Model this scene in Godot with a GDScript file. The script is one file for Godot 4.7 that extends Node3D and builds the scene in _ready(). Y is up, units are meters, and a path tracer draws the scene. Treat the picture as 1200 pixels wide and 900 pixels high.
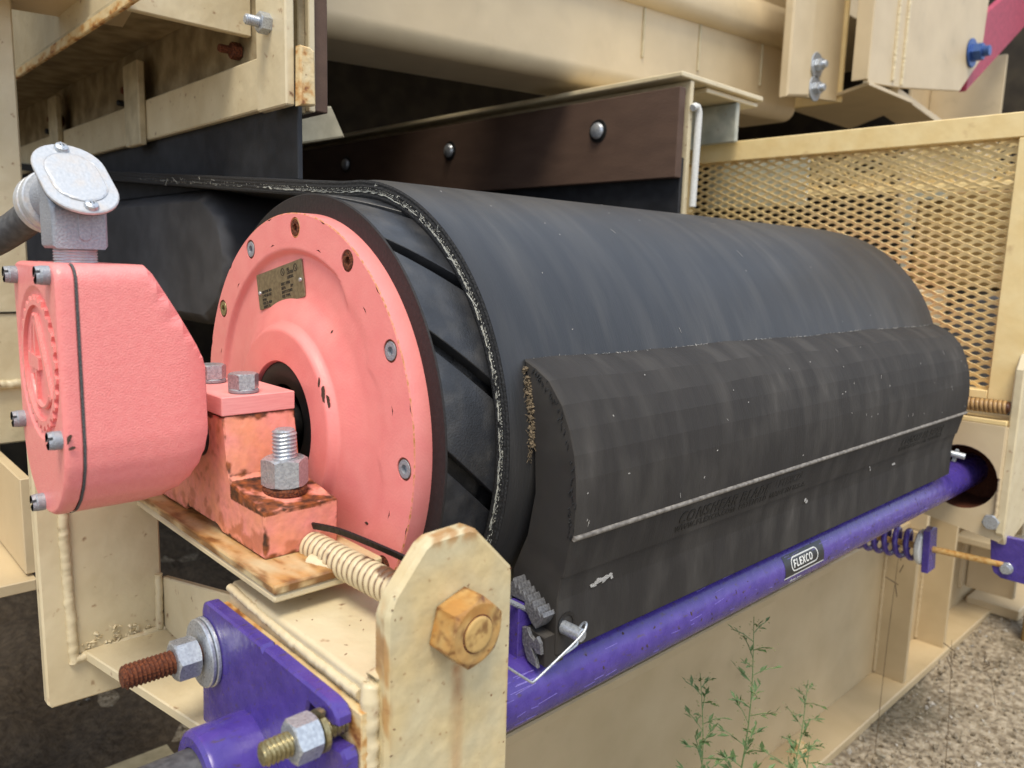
extends Node3D
# A motorised conveyor head pulley with its belt, scraper blade and take-up brackets on a cream crushing plant.
# Axes: x runs along the pulley shaft (away from the near end), y up, z in the direction the belt travels.

class M:
	# Collects triangles (counter-clockwise seen from outside), then makes one ArrayMesh with normals smoothed up to an angle.
	var v := PackedVector3Array()
	var c := PackedColorArray()
	var col := Color.WHITE
	func t(a: Vector3, b: Vector3, d: Vector3) -> void:
		v.append(a); v.append(b); v.append(d)
		c.append(col); c.append(col); c.append(col)
	func q(a: Vector3, b: Vector3, d: Vector3, e: Vector3) -> void:
		t(a, b, d); t(a, d, e)
	func strip(A: PackedVector3Array, B: PackedVector3Array, closed := true) -> void:
		var n := A.size()
		for i in (n if closed else n - 1):
			var j := (i + 1) % n
			q(A[i], A[j], B[j], B[i])
	func cap(A: PackedVector3Array, flip := false) -> void:
		var nn := Vector3.ZERO
		for i in A.size():
			nn += A[i].cross(A[(i + 1) % A.size()])
		nn = nn.normalized()
		var u := nn.cross(Vector3.UP if absf(nn.y) < 0.9 else Vector3.RIGHT).normalized()
		var w := nn.cross(u)
		var p := PackedVector2Array()
		for a in A:
			p.append(Vector2(a.dot(u), a.dot(w)))
		var id := Geometry2D.triangulate_polygon(p)
		for k in range(0, id.size(), 3):
			var a := A[id[k]]
			var b := A[id[k + 1]]
			var d := A[id[k + 2]]
			var up := (b - a).cross(d - a).dot(nn) > 0.0
			if up != flip:
				t(a, b, d)
			else:
				t(a, d, b)
	static func inset(p: PackedVector2Array, b: float) -> PackedVector2Array:
		var r := PackedVector2Array()
		var n := p.size()
		for i in n:
			var e0 := (p[i] - p[(i + n - 1) % n]).normalized()
			var e1 := (p[(i + 1) % n] - p[i]).normalized()
			var n0 := Vector2(-e0.y, e0.x)
			var n1 := Vector2(-e1.y, e1.x)
			var m := n0 + n1
			r.append(p[i] + m * (b / maxf(0.35, 1.0 + n0.dot(n1))))
		return r
	static func ccw(p: PackedVector2Array) -> PackedVector2Array:
		var s := 0.0
		for i in p.size():
			s += p[i].cross(p[(i + 1) % p.size()])
		if s < 0.0:
			p = p.duplicate()
			p.reverse()
		return p
	static func lift(p: PackedVector2Array, o: Vector3, U: Vector3, V: Vector3, W: Vector3, w: float) -> PackedVector3Array:
		var r := PackedVector3Array()
		for a in p:
			r.append(o + U * a.x + V * a.y + W * w)
		return r
	func prism(p: PackedVector2Array, o: Vector3, U: Vector3, V: Vector3, w0: float, w1: float, bev := 0.0) -> void:
		p = ccw(p)
		var W := U.cross(V)
		var l0 := lift(inset(p, bev), o, U, V, W, w0)
		var l3 := lift(inset(p, bev), o, U, V, W, w1)
		cap(l0, true)
		if bev > 0.0:
			var l1 := lift(p, o, U, V, W, w0 + bev)
			var l2 := lift(p, o, U, V, W, w1 - bev)
			strip(l0, l1); strip(l1, l2); strip(l2, l3)
		else:
			strip(l0, l3)
		cap(l3)
	func px(p: PackedVector2Array, x0: float, x1: float, bev := 0.0) -> void:   # outline in (y, z), along x
		prism(p, Vector3.ZERO, Vector3.UP, Vector3.BACK, x0, x1, bev)
	func py(p: PackedVector2Array, y0: float, y1: float, bev := 0.0) -> void:   # outline in (z, x), along y
		prism(p, Vector3.ZERO, Vector3.BACK, Vector3.RIGHT, y0, y1, bev)
	func pz(p: PackedVector2Array, z0: float, z1: float, bev := 0.0) -> void:   # outline in (x, y), along z
		prism(p, Vector3.ZERO, Vector3.RIGHT, Vector3.UP, z0, z1, bev)
	func box(a: Vector3, b: Vector3, bev := 0.001) -> void:   # two opposite corners
		var e := minf(bev, 0.3 * minf(b.x - a.x, minf(b.y - a.y, b.z - a.z)))
		pz(PackedVector2Array([Vector2(a.x + e, a.y), Vector2(b.x - e, a.y), Vector2(b.x, a.y + e), Vector2(b.x, b.y - e), Vector2(b.x - e, b.y), Vector2(a.x + e, b.y), Vector2(a.x, b.y - e), Vector2(a.x, a.y + e)]), a.z, b.z, e)
	func bar(a: Vector3, b: Vector3, w: float, h: float, up := Vector3.UP, bev := 0.0005) -> void:   # a rectangular bar from a to b
		var d := (b - a).normalized()
		var s := up.cross(d).normalized()
		var u := d.cross(s)
		prism(PackedVector2Array([Vector2(-w / 2, -h / 2), Vector2(w / 2, -h / 2), Vector2(w / 2, h / 2), Vector2(-w / 2, h / 2)]), a, s, u, 0.0, (b - a).length(), bev)
	static func frame(d: Vector3) -> Basis:
		d = d.normalized()
		var s := (Vector3.UP if absf(d.y) < 0.9 else Vector3.RIGHT).cross(d).normalized()
		return Basis(s, d.cross(s), d)
	func ring(o: Vector3, f: Basis, r: float, h: float, seg: int, turn := 0.0) -> PackedVector3Array:
		var a := PackedVector3Array()
		for i in seg:
			var th := TAU * i / seg + turn
			a.append(o + f.x * (r * cos(th)) + f.y * (r * sin(th)) + f.z * h)
		return a
	func lathe(prof: PackedVector2Array, o: Vector3, d: Vector3, seg := 32) -> void:   # (radius, height); a profile that starts or ends off the axis is left open there
		var f := frame(d)
		var prev := ring(o, f, prof[0].x, prof[0].y, seg)
		for k in range(1, prof.size()):
			var now := ring(o, f, prof[k].x, prof[k].y, seg)
			if prof[k - 1].x < 1e-6:
				for i in seg:
					t(prev[0], now[(i + 1) % seg], now[i])
			elif prof[k].x < 1e-6:
				for i in seg:
					t(prev[i], prev[(i + 1) % seg], now[0])
			else:
				strip(prev, now)
			prev = now
	func cyl(o: Vector3, d: Vector3, r: float, h: float, bev := 0.0005, seg := 32) -> void:
		lathe(PackedVector2Array([Vector2(0, 0), Vector2(r - bev, 0), Vector2(r, bev), Vector2(r, h - bev), Vector2(r - bev, h), Vector2(0, h)]), o, d, seg)
	func washer(o: Vector3, d: Vector3, r0: float, r1: float, h: float, seg := 40) -> void:
		var e := h * 0.25
		lathe(PackedVector2Array([Vector2(r0, 0), Vector2(r1 - e, 0), Vector2(r1, e), Vector2(r1, h - e), Vector2(r1 - e, h), Vector2(r0, h), Vector2(r0, 0)]), o, d, seg)
	func hexa(o: Vector3, d: Vector3, af: float, h: float, turn := 0.0, both := false, hole := 0.0) -> void:   # hexagon head or nut, its outer corners turned off
		var f := frame(d)
		var seg := 72
		var ri := af * 0.475
		var l := [PackedVector3Array(), PackedVector3Array(), PackedVector3Array(), PackedVector3Array()]
		for i in seg:
			var th := TAU * i / seg
			var m := fposmod(th, PI / 3.0) - PI / 6.0
			var r := af * 0.5 / cos(m)
			var dir := f.x * cos(th + turn) + f.y * sin(th + turn)
			var drop := (r - ri) * 0.55
			l[0].append(o + dir * (ri if both else r))
			l[1].append(o + dir * r + f.z * (drop if both else 0.0))
			l[2].append(o + dir * r + f.z * (h - drop))
			l[3].append(o + dir * ri + f.z * h)
		if both:
			strip(l[0], l[1])
		strip(l[1], l[2]); strip(l[2], l[3])
		cap(l[0], true)
		if hole > 0.0:
			var a := ring(o, f, hole, h, seg, turn)
			var b := ring(o, f, hole * 0.93, h - 0.0012, seg, turn)
			strip(l[3], a); strip(a, b); cap(b)
		else:
			cap(l[3])
	func thread(o: Vector3, d: Vector3, r: float, len: float, pitch: float, seg := 28, depth := 0.55, round_ := false) -> void:   # helical thread with a chamfered tip
		var f := frame(d)
		var per := 9 if round_ else 4
		var n := int(len / pitch * per)
		var prev := PackedVector3Array()
		for k in n + 1:
			var now := PackedVector3Array()
			var h := len * k / n
			for i in seg:
				var th := TAU * i / seg
				var s := fposmod(h / pitch - float(i) / seg, 1.0)
				var rr := r - pitch * depth * (1.0 - absf(2.0 * s - 1.0))
				if round_:
					rr = r - pitch * depth * (1.0 - sqrt(1.0 - pow(2.0 * s - 1.0, 2.0) * 0.999))
				rr -= maxf(0.0, pitch * 0.8 - (len - h)) * 0.9
				now.append(o + (f.x * cos(th) + f.y * sin(th)) * rr + f.z * h)
			if k:
				strip(prev, now)
			prev = now
		cap(prev)
	func tube(path: PackedVector3Array, r: float, seg := 12, r_end := -1.0) -> void:
		var prev := PackedVector3Array()
		var s := Vector3.ZERO
		var n := path.size()
		for k in n:
			var d := (path[mini(k + 1, n - 1)] - path[maxi(k - 1, 0)]).normalized()
			s = frame(d).x if k == 0 else (s - d * s.dot(d)).normalized()
			var u := d.cross(s)
			var rr := r if r_end < 0.0 else lerpf(r, r_end, float(k) / (n - 1))
			var now := PackedVector3Array()
			for i in seg:
				var th := TAU * i / seg
				now.append(path[k] + (s * cos(th) + u * sin(th)) * rr)
			if k:
				strip(prev, now)
			else:
				cap(now, true)
			prev = now
		cap(prev)
	func lump(o: Vector3, s: Vector3, rng: RandomNumberGenerator) -> void:   # a small uneven stone or crumb
		var p := PackedVector3Array()
		var bs := Basis.from_euler(Vector3(rng.randf() * TAU, rng.randf() * TAU, rng.randf() * TAU))
		for k in [Vector3(1, 0, 0), Vector3(-1, 0, 0), Vector3(0, 1, 0), Vector3(0, -1, 0), Vector3(0, 0, 1), Vector3(0, 0, -1)]:
			p.append(o + bs * (k * s * rng.randf_range(0.65, 1.1)))
		for f in [[0, 2, 4], [2, 1, 4], [1, 3, 4], [3, 0, 4], [2, 0, 5], [1, 2, 5], [3, 1, 5], [0, 3, 5]]:
			t(p[f[0]], p[f[1]], p[f[2]])
	func bead(path: PackedVector3Array, r: float, rng: RandomNumberGenerator) -> void:   # a weld bead: a lumpy tube along a joint
		var pts := PackedVector3Array()
		for k in path.size() - 1:
			var n := maxi(2, int((path[k + 1] - path[k]).length() / 0.0022))
			for i in n:
				pts.append(path[k].lerp(path[k + 1], float(i) / n))
		pts.append(path[path.size() - 1])
		var prev := PackedVector3Array()
		for k in pts.size():
			var d := (pts[mini(k + 1, pts.size() - 1)] - pts[maxi(k - 1, 0)]).normalized()
			var f := frame(d)
			var now := PackedVector3Array()
			var rr := r * (0.86 + 0.06 * absf(sin(k * 0.9)) + rng.randf_range(-0.06, 0.06))
			var off := (f.x * rng.randf_range(-1, 1) + f.y * rng.randf_range(-1, 1)) * r * 0.10
			for i in 10:
				var th := TAU * i / 10
				now.append(pts[k] + off + (f.x * cos(th) + f.y * sin(th)) * rr)
			if k:
				strip(prev, now)
			else:
				cap(now, true)
			prev = now
		cap(prev)
	func sheet(nu: int, nv: int, fn: Callable) -> void:   # a surface fn(u, v) for u, v in 0..1; its front is d/du x d/dv
		var prev := PackedVector3Array()
		for j in nv + 1:
			var now := PackedVector3Array()
			for i in nu + 1:
				now.append(fn.call(float(i) / nu, float(j) / nv))
			if j:
				strip(prev, now, false)
			prev = now
	func take(arr: Array, fn: Callable) -> void:   # Godot arrays (clockwise), moved by fn
		var p: PackedVector3Array = arr[Mesh.ARRAY_VERTEX]
		var id: PackedInt32Array = arr[Mesh.ARRAY_INDEX] if arr[Mesh.ARRAY_INDEX] != null else PackedInt32Array(range(p.size()))
		for k in range(0, id.size(), 3):
			t(fn.call(p[id[k]]), fn.call(p[id[k + 2]]), fn.call(p[id[k + 1]]))
	func cut(most: float) -> void:   # splits every edge longer than most, so that colours can vary over a face
		for pass_ in 9:
			var nv := PackedVector3Array()
			var nc := PackedColorArray()
			var split := false
			for k in range(0, v.size(), 3):
				var a := v[k]
				var b := v[k + 1]
				var d := v[k + 2]
				var co := c[k]
				var ab := a.distance_to(b) > most
				var bd := b.distance_to(d) > most
				var da := d.distance_to(a) > most
				var out := []
				if not (ab or bd or da):
					nv.append(a); nv.append(b); nv.append(d)
					nc.append(co); nc.append(co); nc.append(co)
					continue
				split = true
				var m := (a + b) / 2
				var n := (b + d) / 2
				var o := (d + a) / 2
				if ab and bd and da: out = [a, m, o, m, b, n, o, n, d, m, n, o]
				elif ab and bd: out = [m, b, n, a, m, n, a, n, d]
				elif bd and da: out = [n, d, o, b, n, o, b, o, a]
				elif da and ab: out = [o, a, m, d, o, m, d, m, b]
				elif ab: out = [a, m, d, m, b, d]
				elif bd: out = [b, n, a, n, d, a]
				else: out = [d, o, b, o, a, b]
				for e in out:
					nv.append(e); nc.append(co)
			v = nv
			c = nc
			if not split:
				break
	func tint(fn: Callable) -> void:
		for k in v.size():
			c[k] = fn.call(v[k], c[k])
	func made(deg := 35.0) -> ArrayMesh:
		var n := v.size() / 3
		var area := PackedVector3Array()
		var unit := PackedVector3Array()
		var ids := {}
		var head := PackedInt32Array()
		var next := PackedInt32Array()
		var of := PackedInt32Array()
		area.resize(n); unit.resize(n); next.resize(n * 3); of.resize(n * 3)
		for k in n:
			var cr := (v[3 * k + 1] - v[3 * k]).cross(v[3 * k + 2] - v[3 * k])
			area[k] = cr
			unit[k] = cr.normalized()
			for i in 3:
				var key := Vector3i((v[3 * k + i] * 50000.0).round())
				var at: int = ids.get(key, -1)
				if at < 0:
					at = head.size()
					ids[key] = at
					head.append(-1)
				next[3 * k + i] = head[at]
				head[at] = 3 * k + i
				of[3 * k + i] = at
		var cs := cos(deg_to_rad(deg))
		var pv := PackedVector3Array()
		var pn := PackedVector3Array()
		var pc := PackedColorArray()
		pv.resize(n * 3); pn.resize(n * 3); pc.resize(n * 3)
		for k in n:
			var u := unit[k]
			for i in 3:
				var s := Vector3.ZERO
				var j := head[of[3 * k + i]]
				while j >= 0:
					var f := j / 3
					if unit[f].dot(u) > cs:
						s += area[f]
					j = next[j]
				var to := 3 * k + (0 if i == 0 else 3 - i)
				pv[to] = v[3 * k + i]
				pn[to] = s.normalized() if s.length_squared() > 0.0 else u
				pc[to] = c[3 * k + i]
		var arr := []
		arr.resize(Mesh.ARRAY_MAX)
		arr[Mesh.ARRAY_VERTEX] = pv
		arr[Mesh.ARRAY_NORMAL] = pn
		arr[Mesh.ARRAY_COLOR] = pc
		var mesh := ArrayMesh.new()
		if n:
			mesh.add_surface_from_arrays(Mesh.PRIMITIVE_TRIANGLES, arr)
		return mesh

var mats := {}
var rng := RandomNumberGenerator.new()
var wear := FastNoiseLite.new()

func P2(a: Array) -> PackedVector2Array:
	var p := PackedVector2Array()
	for k in range(0, a.size(), 2):
		p.append(Vector2(a[k], a[k + 1]))
	return p

func P3(a: Array) -> PackedVector3Array:
	var p := PackedVector3Array()
	for k in range(0, a.size(), 3):
		p.append(Vector3(a[k], a[k + 1], a[k + 2]))
	return p

func curve(a: Array, n: int) -> PackedVector3Array:   # a smooth line through points
	var c := Curve3D.new()
	var p := P3(a)
	for k in p.size():
		var d := (p[mini(k + 1, p.size() - 1)] - p[maxi(k - 1, 0)]) / 6.0
		c.add_point(p[k], -d, d)
	var out := PackedVector3Array()
	for k in n + 1:
		out.append(c.sample_baked(c.get_baked_length() * k / n, true))
	return out

# --- naming and parenting -------------------------------------------------------------------------------------------
var taken := {}
func numbered(called: String) -> String:
	taken[called] = taken.get(called, 0) + 1
	return called if taken[called] == 1 else "%s_%03d" % [called, taken[called] - 1]

func tag(o: Node3D, label: String, category: String, group := "") -> Node3D:
	o.set_meta("label", label)
	o.set_meta("category", category)
	if group:
		o.set_meta("group", group)
	return o

func thing(called: String, label: String, category: String, at: Vector3, group := "") -> Node3D:
	var o := Node3D.new()
	o.name = numbered(called)
	add_child(o)
	o.position = at
	return tag(o, label, category, group)

func part(called: String, m: M, material: String, parent: Node3D, deg := 35.0) -> MeshInstance3D:   # shapes are given in scene coordinates
	var o := MeshInstance3D.new()
	o.mesh = m.made(deg)
	o.material_override = mats[material]
	var used := {}
	for k in parent.get_children():
		used[str(k.name)] = true
	var n := 0
	var nm := called
	while used.has(nm):
		n += 1
		nm = "%s_%03d" % [called, n]
	o.name = nm
	parent.add_child(o, true)
	if parent.get_parent() == self and not parent is MeshInstance3D:
		o.position = -parent.position
	return o

func struct(called: String, m: M, material: String, deg := 35.0) -> MeshInstance3D:
	var o := MeshInstance3D.new()
	o.mesh = m.made(deg)
	o.material_override = mats[material]
	o.name = numbered(called)
	add_child(o)
	o.set_meta("kind", "structure")
	return o

func copy_of(o: Node3D, called: String, label: String, at: Vector3) -> Node3D:
	var c := o.duplicate()
	c.name = numbered(called)
	add_child(c)
	c.position = at
	c.set_meta("label", label)
	return c

func say(m: M, text: String, height: float, depth: float, fn: Callable, bold := true, mono := false) -> void:   # lettering; fn moves (along, up, out) into place
	var tm := TextMesh.new()
	var f := SystemFont.new()
	f.font_names = PackedStringArray(["Droid Sans Mono" if mono else "Droid Sans"])
	f.font_weight = 700 if bold else 400
	tm.font = f
	tm.text = text
	tm.font_size = 32
	tm.pixel_size = height / 24.0
	tm.depth = depth
	tm.curve_step = 3.0
	tm.horizontal_alignment = HORIZONTAL_ALIGNMENT_LEFT
	m.take(tm.get_mesh_arrays(), fn)

# --- materials --------------------------------------------------------------------------------------------------------
func noise(sd: int, freq: float, oct := 4, stops := [0.0, Color.BLACK, 1.0, Color.WHITE], kind := FastNoiseLite.TYPE_SIMPLEX_SMOOTH, size := 512) -> NoiseTexture2D:
	var n := FastNoiseLite.new()
	n.seed = sd
	n.noise_type = kind
	n.frequency = freq
	n.fractal_octaves = oct
	n.fractal_type = FastNoiseLite.FRACTAL_FBM if oct > 1 else FastNoiseLite.FRACTAL_NONE
	var tx := NoiseTexture2D.new()
	tx.width = size
	tx.height = size
	tx.seamless = true
	var g := Gradient.new()
	var offs := PackedFloat32Array()
	var cols := PackedColorArray()
	for k in range(0, stops.size(), 2):
		offs.append(stops[k])
		cols.append(stops[k + 1])
	g.offsets = offs
	g.colors = cols
	tx.color_ramp = g
	tx.noise = n
	return tx

func mat(called: String, color: Texture2D, scale: Variant, rough: float, bump: Texture2D = null, bump_cm := 0.0, more := {}) -> StandardMaterial3D:
	var m := StandardMaterial3D.new()
	m.resource_name = called
	m.albedo_texture = color
	m.roughness = rough
	m.uv1_triplanar = true
	m.uv1_world_triplanar = true
	m.uv1_triplanar_sharpness = 4.0
	m.uv1_scale = scale if scale is Vector3 else Vector3.ONE * float(scale)
	if bump:
		m.heightmap_enabled = true
		m.heightmap_texture = bump
		m.heightmap_scale = bump_cm
	m.metallic = more.get("metal", 0.0)
	m.metallic_specular = more.get("spec", 0.5)
	m.vertex_color_use_as_albedo = true
	if more.has("tint"):
		m.albedo_color = more.tint
	if more.has("rough_tex"):
		m.roughness_texture = more.rough_tex
	if more.has("over"):
		m.detail_enabled = true
		m.detail_albedo = more.over
		m.detail_blend_mode = BaseMaterial3D.BLEND_MODE_MIX
		m.detail_uv_layer = BaseMaterial3D.DETAIL_UV_2
		m.uv2_triplanar = true
		m.uv2_world_triplanar = true
		m.uv2_triplanar_sharpness = 4.0
		var s: Variant = more.get("over_scale", 3.0)
		m.uv2_scale = s if s is Vector3 else Vector3.ONE * float(s)
	if more.has("coat"):
		m.clearcoat_enabled = true
		m.clearcoat = more.coat
		m.clearcoat_roughness = more.get("coat_rough", 0.25)
	mats[called] = m
	return m

func clear(c: Color, a: float) -> Color:
	return Color(c.r, c.g, c.b, a)

func make_materials() -> void:
	var grain := noise(11, 0.05, 5)
	var fine := noise(12, 0.22, 3)
	var cast := noise(13, 0.085, 3)
	var lumpy := noise(14, 0.025, 4)
	var gloss := noise(15, 0.03, 4, [0.2, Color(0.75, 0.75, 0.75), 0.8, Color(1, 1, 1)])
	var rust := Color(0.33, 0.17, 0.08)
	var rust_pale := Color(0.55, 0.34, 0.17)
	var speck := noise(21, 0.05, 5, [0.0, clear(rust_pale, 0), 0.80, clear(rust_pale, 0), 0.86, clear(rust_pale, 0.35), 0.94, clear(rust, 0.8), 1.0, rust])
	var speck_far := noise(22, 0.02, 5, [0.0, clear(rust_pale, 0), 0.74, clear(rust_pale, 0), 0.88, clear(rust_pale, 0.3), 1.0, clear(rust, 0.55)])
	var dirt := noise(23, 0.012, 5, [0.0, Color(0.25, 0.22, 0.14, 0.0), 0.55, Color(0.25, 0.22, 0.14, 0.0), 0.85, Color(0.28, 0.24, 0.15, 0.05), 1.0, Color(0.25, 0.2, 0.12, 0.16)])
	var dust := noise(24, 0.02, 5, [0.0, Color(0.5, 0.48, 0.45, 0.0), 0.42, Color(0.5, 0.48, 0.45, 0.0), 0.8, Color(0.5, 0.48, 0.45, 0.11), 1.0, Color(0.6, 0.58, 0.55, 0.22)])
	var flecks := noise(25, 0.16, 3, [0.0, Color(0.7, 0.7, 0.7, 0), 0.80, Color(0.7, 0.7, 0.7, 0), 0.86, Color(0.62, 0.62, 0.62, 0.4), 1.0, Color(0.8, 0.8, 0.8, 0.9)])
	mats_noise = wear
	# paint
	mat("cream", noise(31, 0.012, 5, [0.2, Color(0.795, 0.735, 0.60), 0.8, Color(0.83, 0.775, 0.645)]), 3.0, 0.42, lumpy, 0.05, {"over": speck, "over_scale": 2.2, "rough_tex": gloss})
	mat("cream_warm", noise(32, 0.012, 5, [0.2, Color(0.91, 0.80, 0.565), 0.8, Color(0.94, 0.845, 0.625)]), 3.0, 0.42, lumpy, 0.03, {"over": speck_far, "over_scale": 1.7})
	mat("cream_rusty", noise(33, 0.016, 5, [0.10, Color(0.50, 0.31, 0.15), 0.26, Color(0.74, 0.55, 0.32), 0.46, Color(0.82, 0.72, 0.53), 0.9, Color(0.86, 0.79, 0.63)]), Vector3(7, 7, 3.5), 0.5, lumpy, 0.05, {"over": speck, "over_scale": 5.0})
	mat("cream_far", noise(34, 0.012, 5, [0.2, Color(0.775, 0.70, 0.565), 0.8, Color(0.805, 0.73, 0.595)]), 1.3, 0.5, lumpy, 0.04, {"over": dirt, "over_scale": 1.1})
	mat("cream_grimy", noise(35, 0.02, 5, [0.2, Color(0.69, 0.64, 0.52), 0.8, Color(0.78, 0.73, 0.60)]), 3.0, 0.55, lumpy, 0.05, {"over": speck_far, "over_scale": 4.0})
	mat("pink", noise(41, 0.02, 5, [0.2, Color(0.915, 0.545, 0.53), 0.8, Color(0.93, 0.575, 0.555)]), 4.0, 0.46, fine, 0.012, {"rough_tex": gloss})
	mat("pink_cast", noise(42, 0.02, 5, [0.2, Color(0.915, 0.53, 0.52), 0.8, Color(0.93, 0.56, 0.545)]), 15.0, 0.44, cast, 0.020, {"rough_tex": gloss})
	mat("pink_worn", noise(43, 0.03, 4, [0.1, Color(0.93, 0.93, 0.93), 0.9, Color(1, 1, 1)]), 8.0, 0.5, lumpy, 0.03)
	mat("purple", noise(51, 0.02, 5, [0.2, Color(0.27, 0.21, 0.525), 0.8, Color(0.315, 0.25, 0.575)]), 5.0, 0.32, lumpy, 0.03, {"rough_tex": gloss, "over": noise(52, 0.07, 5, [0.0, Color(0.3, 0.25, 0.3, 0), 0.74, Color(0.3, 0.25, 0.3, 0), 0.82, Color(0.30, 0.24, 0.26, 0.75), 1.0, Color(0.33, 0.26, 0.22)]), "over_scale": Vector3(2.0, 6.0, 6.0)})
	mat("maroon", noise(55, 0.03, 4, [0.2, Color(0.60, 0.17, 0.26), 0.8, Color(0.68, 0.22, 0.31)]), 3.0, 0.5)
	# metal
	var zinc := noise(61, 0.04, 4, [0.2, Color(0.64, 0.66, 0.69), 0.8, Color(0.78, 0.80, 0.82)])
	mat("zinc", zinc, 18.0, 0.36, fine, 0.008, {"metal": 0.6, "rough_tex": gloss})
	mat("zinc_dull", noise(62, 0.06, 4, [0.2, Color(0.555, 0.57, 0.60), 0.8, Color(0.63, 0.645, 0.67)]), 14.0, 0.55, cast, 0.03, {"metal": 0.35})
	mat("aluminium", noise(63, 0.05, 5, [0.25, Color(0.70, 0.715, 0.735), 0.75, Color(0.765, 0.775, 0.79)]), 16.0, 0.42, grain, 0.012, {"metal": 0.4, "over": noise(64, 0.012, 4, [0.0, Color(0.80, 0.72, 0.62, 0), 0.5, Color(0.80, 0.72, 0.62, 0), 0.9, Color(0.84, 0.76, 0.68, 0.5)]), "over_scale": 9.0})
	mat("brass_zinc", noise(65, 0.04, 4, [0.2, Color(0.52, 0.47, 0.34), 0.8, Color(0.70, 0.66, 0.50)]), 18.0, 0.38, null, 0.0, {"metal": 0.75})
	mat("rusty", noise(66, 0.08, 5, [0.2, Color(0.20, 0.09, 0.045), 0.5, Color(0.37, 0.18, 0.08), 0.85, Color(0.54, 0.30, 0.15)]), 12.0, 0.85, grain, 0.08)
	mat("rust_gold", noise(67, 0.05, 5, [0.05, Color(0.48, 0.27, 0.12), 0.22, Color(0.74, 0.53, 0.28), 0.50, Color(0.81, 0.65, 0.40), 0.9, Color(0.84, 0.72, 0.49)]), 5.0, 0.36, lumpy, 0.03)
	mat("blue_zinc", noise(68, 0.05, 3, [0.2, Color(0.16, 0.27, 0.50), 0.8, Color(0.30, 0.43, 0.66)]), 10.0, 0.4, null, 0.0, {"metal": 0.5})
	mat("steel_dark", noise(69, 0.05, 3, [0.2, Color(0.10, 0.10, 0.10), 0.8, Color(0.17, 0.165, 0.16)]), 10.0, 0.5, fine, 0.01, {"metal": 0.3})
	mat("tin", noise(70, 0.03, 4, [0.2, Color(0.46, 0.42, 0.33), 0.8, Color(0.56, 0.52, 0.42)]), Vector3(30, 12, 12), 0.36, null, 0.0, {"metal": 0.55})
	# rubber
	mat("belt", noise(71, 0.012, 5, [0.2, Color(0.143, 0.146, 0.155), 0.8, Color(0.163, 0.166, 0.176)]), Vector3(7.0, 0.7, 0.7), 0.44, fine, 0.012, {"over": dust, "over_scale": Vector3(2.6, 0.5, 0.5)})
	mat("lagging", noise(72, 0.015, 5, [0.2, Color(0.135, 0.14, 0.152), 0.8, Color(0.18, 0.185, 0.20)]), 5.0, 0.46, fine, 0.02, {"over": dust, "over_scale": 4.0, "rough_tex": gloss})
	mat("belt_edge", noise(73, 0.05, 5, [0.2, Color(0.06, 0.06, 0.065), 0.8, Color(0.17, 0.17, 0.175)]), Vector3(14, 14, 14), 0.7, grain, 0.05)
	mat("rubber_dark", noise(74, 0.02, 4, [0.2, Color(0.10, 0.105, 0.12), 0.8, Color(0.155, 0.16, 0.175)]), 3.0, 0.6, fine, 0.01)
	mat("blade", noise(75, 0.012, 5, [0.2, Color(0.172, 0.160, 0.151), 0.8, Color(0.196, 0.183, 0.173)]), Vector3(6.0, 0.6, 0.6), 0.74, fine, 0.03, {"spec": 0.4, "over": dust, "over_scale": Vector3(2.2, 0.9, 0.9)})
	mat("blade_mark", noise(76, 0.05, 4, [0.2, Color(0.045, 0.042, 0.04), 0.8, Color(0.075, 0.07, 0.066)]), 8.0, 0.6)
	mat("bead", noise(77, 0.03, 4, [0.2, Color(0.36, 0.34, 0.32), 0.8, Color(0.55, 0.53, 0.50)]), 8.0, 0.5)
	mat("seal", noise(78, 0.04, 3, [0.2, Color(0.07, 0.065, 0.065), 0.8, Color(0.11, 0.10, 0.10)]), 10.0, 0.5)
	mat("rim", noise(79, 0.05, 4, [0.2, Color(0.085, 0.076, 0.08), 0.8, Color(0.12, 0.105, 0.108)]), 8.0, 0.6, grain, 0.02)
	mat("liner", noise(80, 0.02, 5, [0.2, Color(0.33, 0.25, 0.205), 0.8, Color(0.365, 0.28, 0.23)]), Vector3(3, 3, 1.0), 0.78, fine, 0.02)
	mat("roller", noise(81, 0.02, 4, [0.2, Color(0.24, 0.24, 0.25), 0.8, Color(0.29, 0.29, 0.30)]), 2.0, 0.6)
	mat("conduit", noise(82, 0.05, 4, [0.2, Color(0.24, 0.24, 0.25), 0.8, Color(0.34, 0.34, 0.345)]), 6.0, 0.55)
	mat("gasket", noise(83, 0.2, 3, [0.2, Color(0.20, 0.20, 0.20), 0.8, Color(0.42, 0.42, 0.42)]), 10.0, 0.9, fine, 0.03)
	mat("plastic_black", noise(84, 0.05, 2, [0.0, Color(0.035, 0.035, 0.04), 1.0, Color(0.05, 0.05, 0.055)]), 5.0, 0.4)
	mat("ink", noise(85, 0.05, 2, [0.0, Color(0.12, 0.11, 0.10), 1.0, Color(0.17, 0.16, 0.14)]), 5.0, 0.6)
	mat("sticker_dark", noise(86, 0.05, 2, [0.0, Color(0.115, 0.125, 0.14), 1.0, Color(0.15, 0.16, 0.175)]), 5.0, 0.35)
	mat("white", noise(87, 0.05, 3, [0.0, Color(0.78, 0.78, 0.76), 1.0, Color(0.88, 0.88, 0.86)]), 8.0, 0.5)
	mat("white_paint", noise(102, 0.015, 5, [0.2, Color(0.60, 0.61, 0.56), 0.8, Color(0.72, 0.72, 0.66)]), 3.0, 0.5, lumpy, 0.04, {"over": speck, "over_scale": 3.0})
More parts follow.
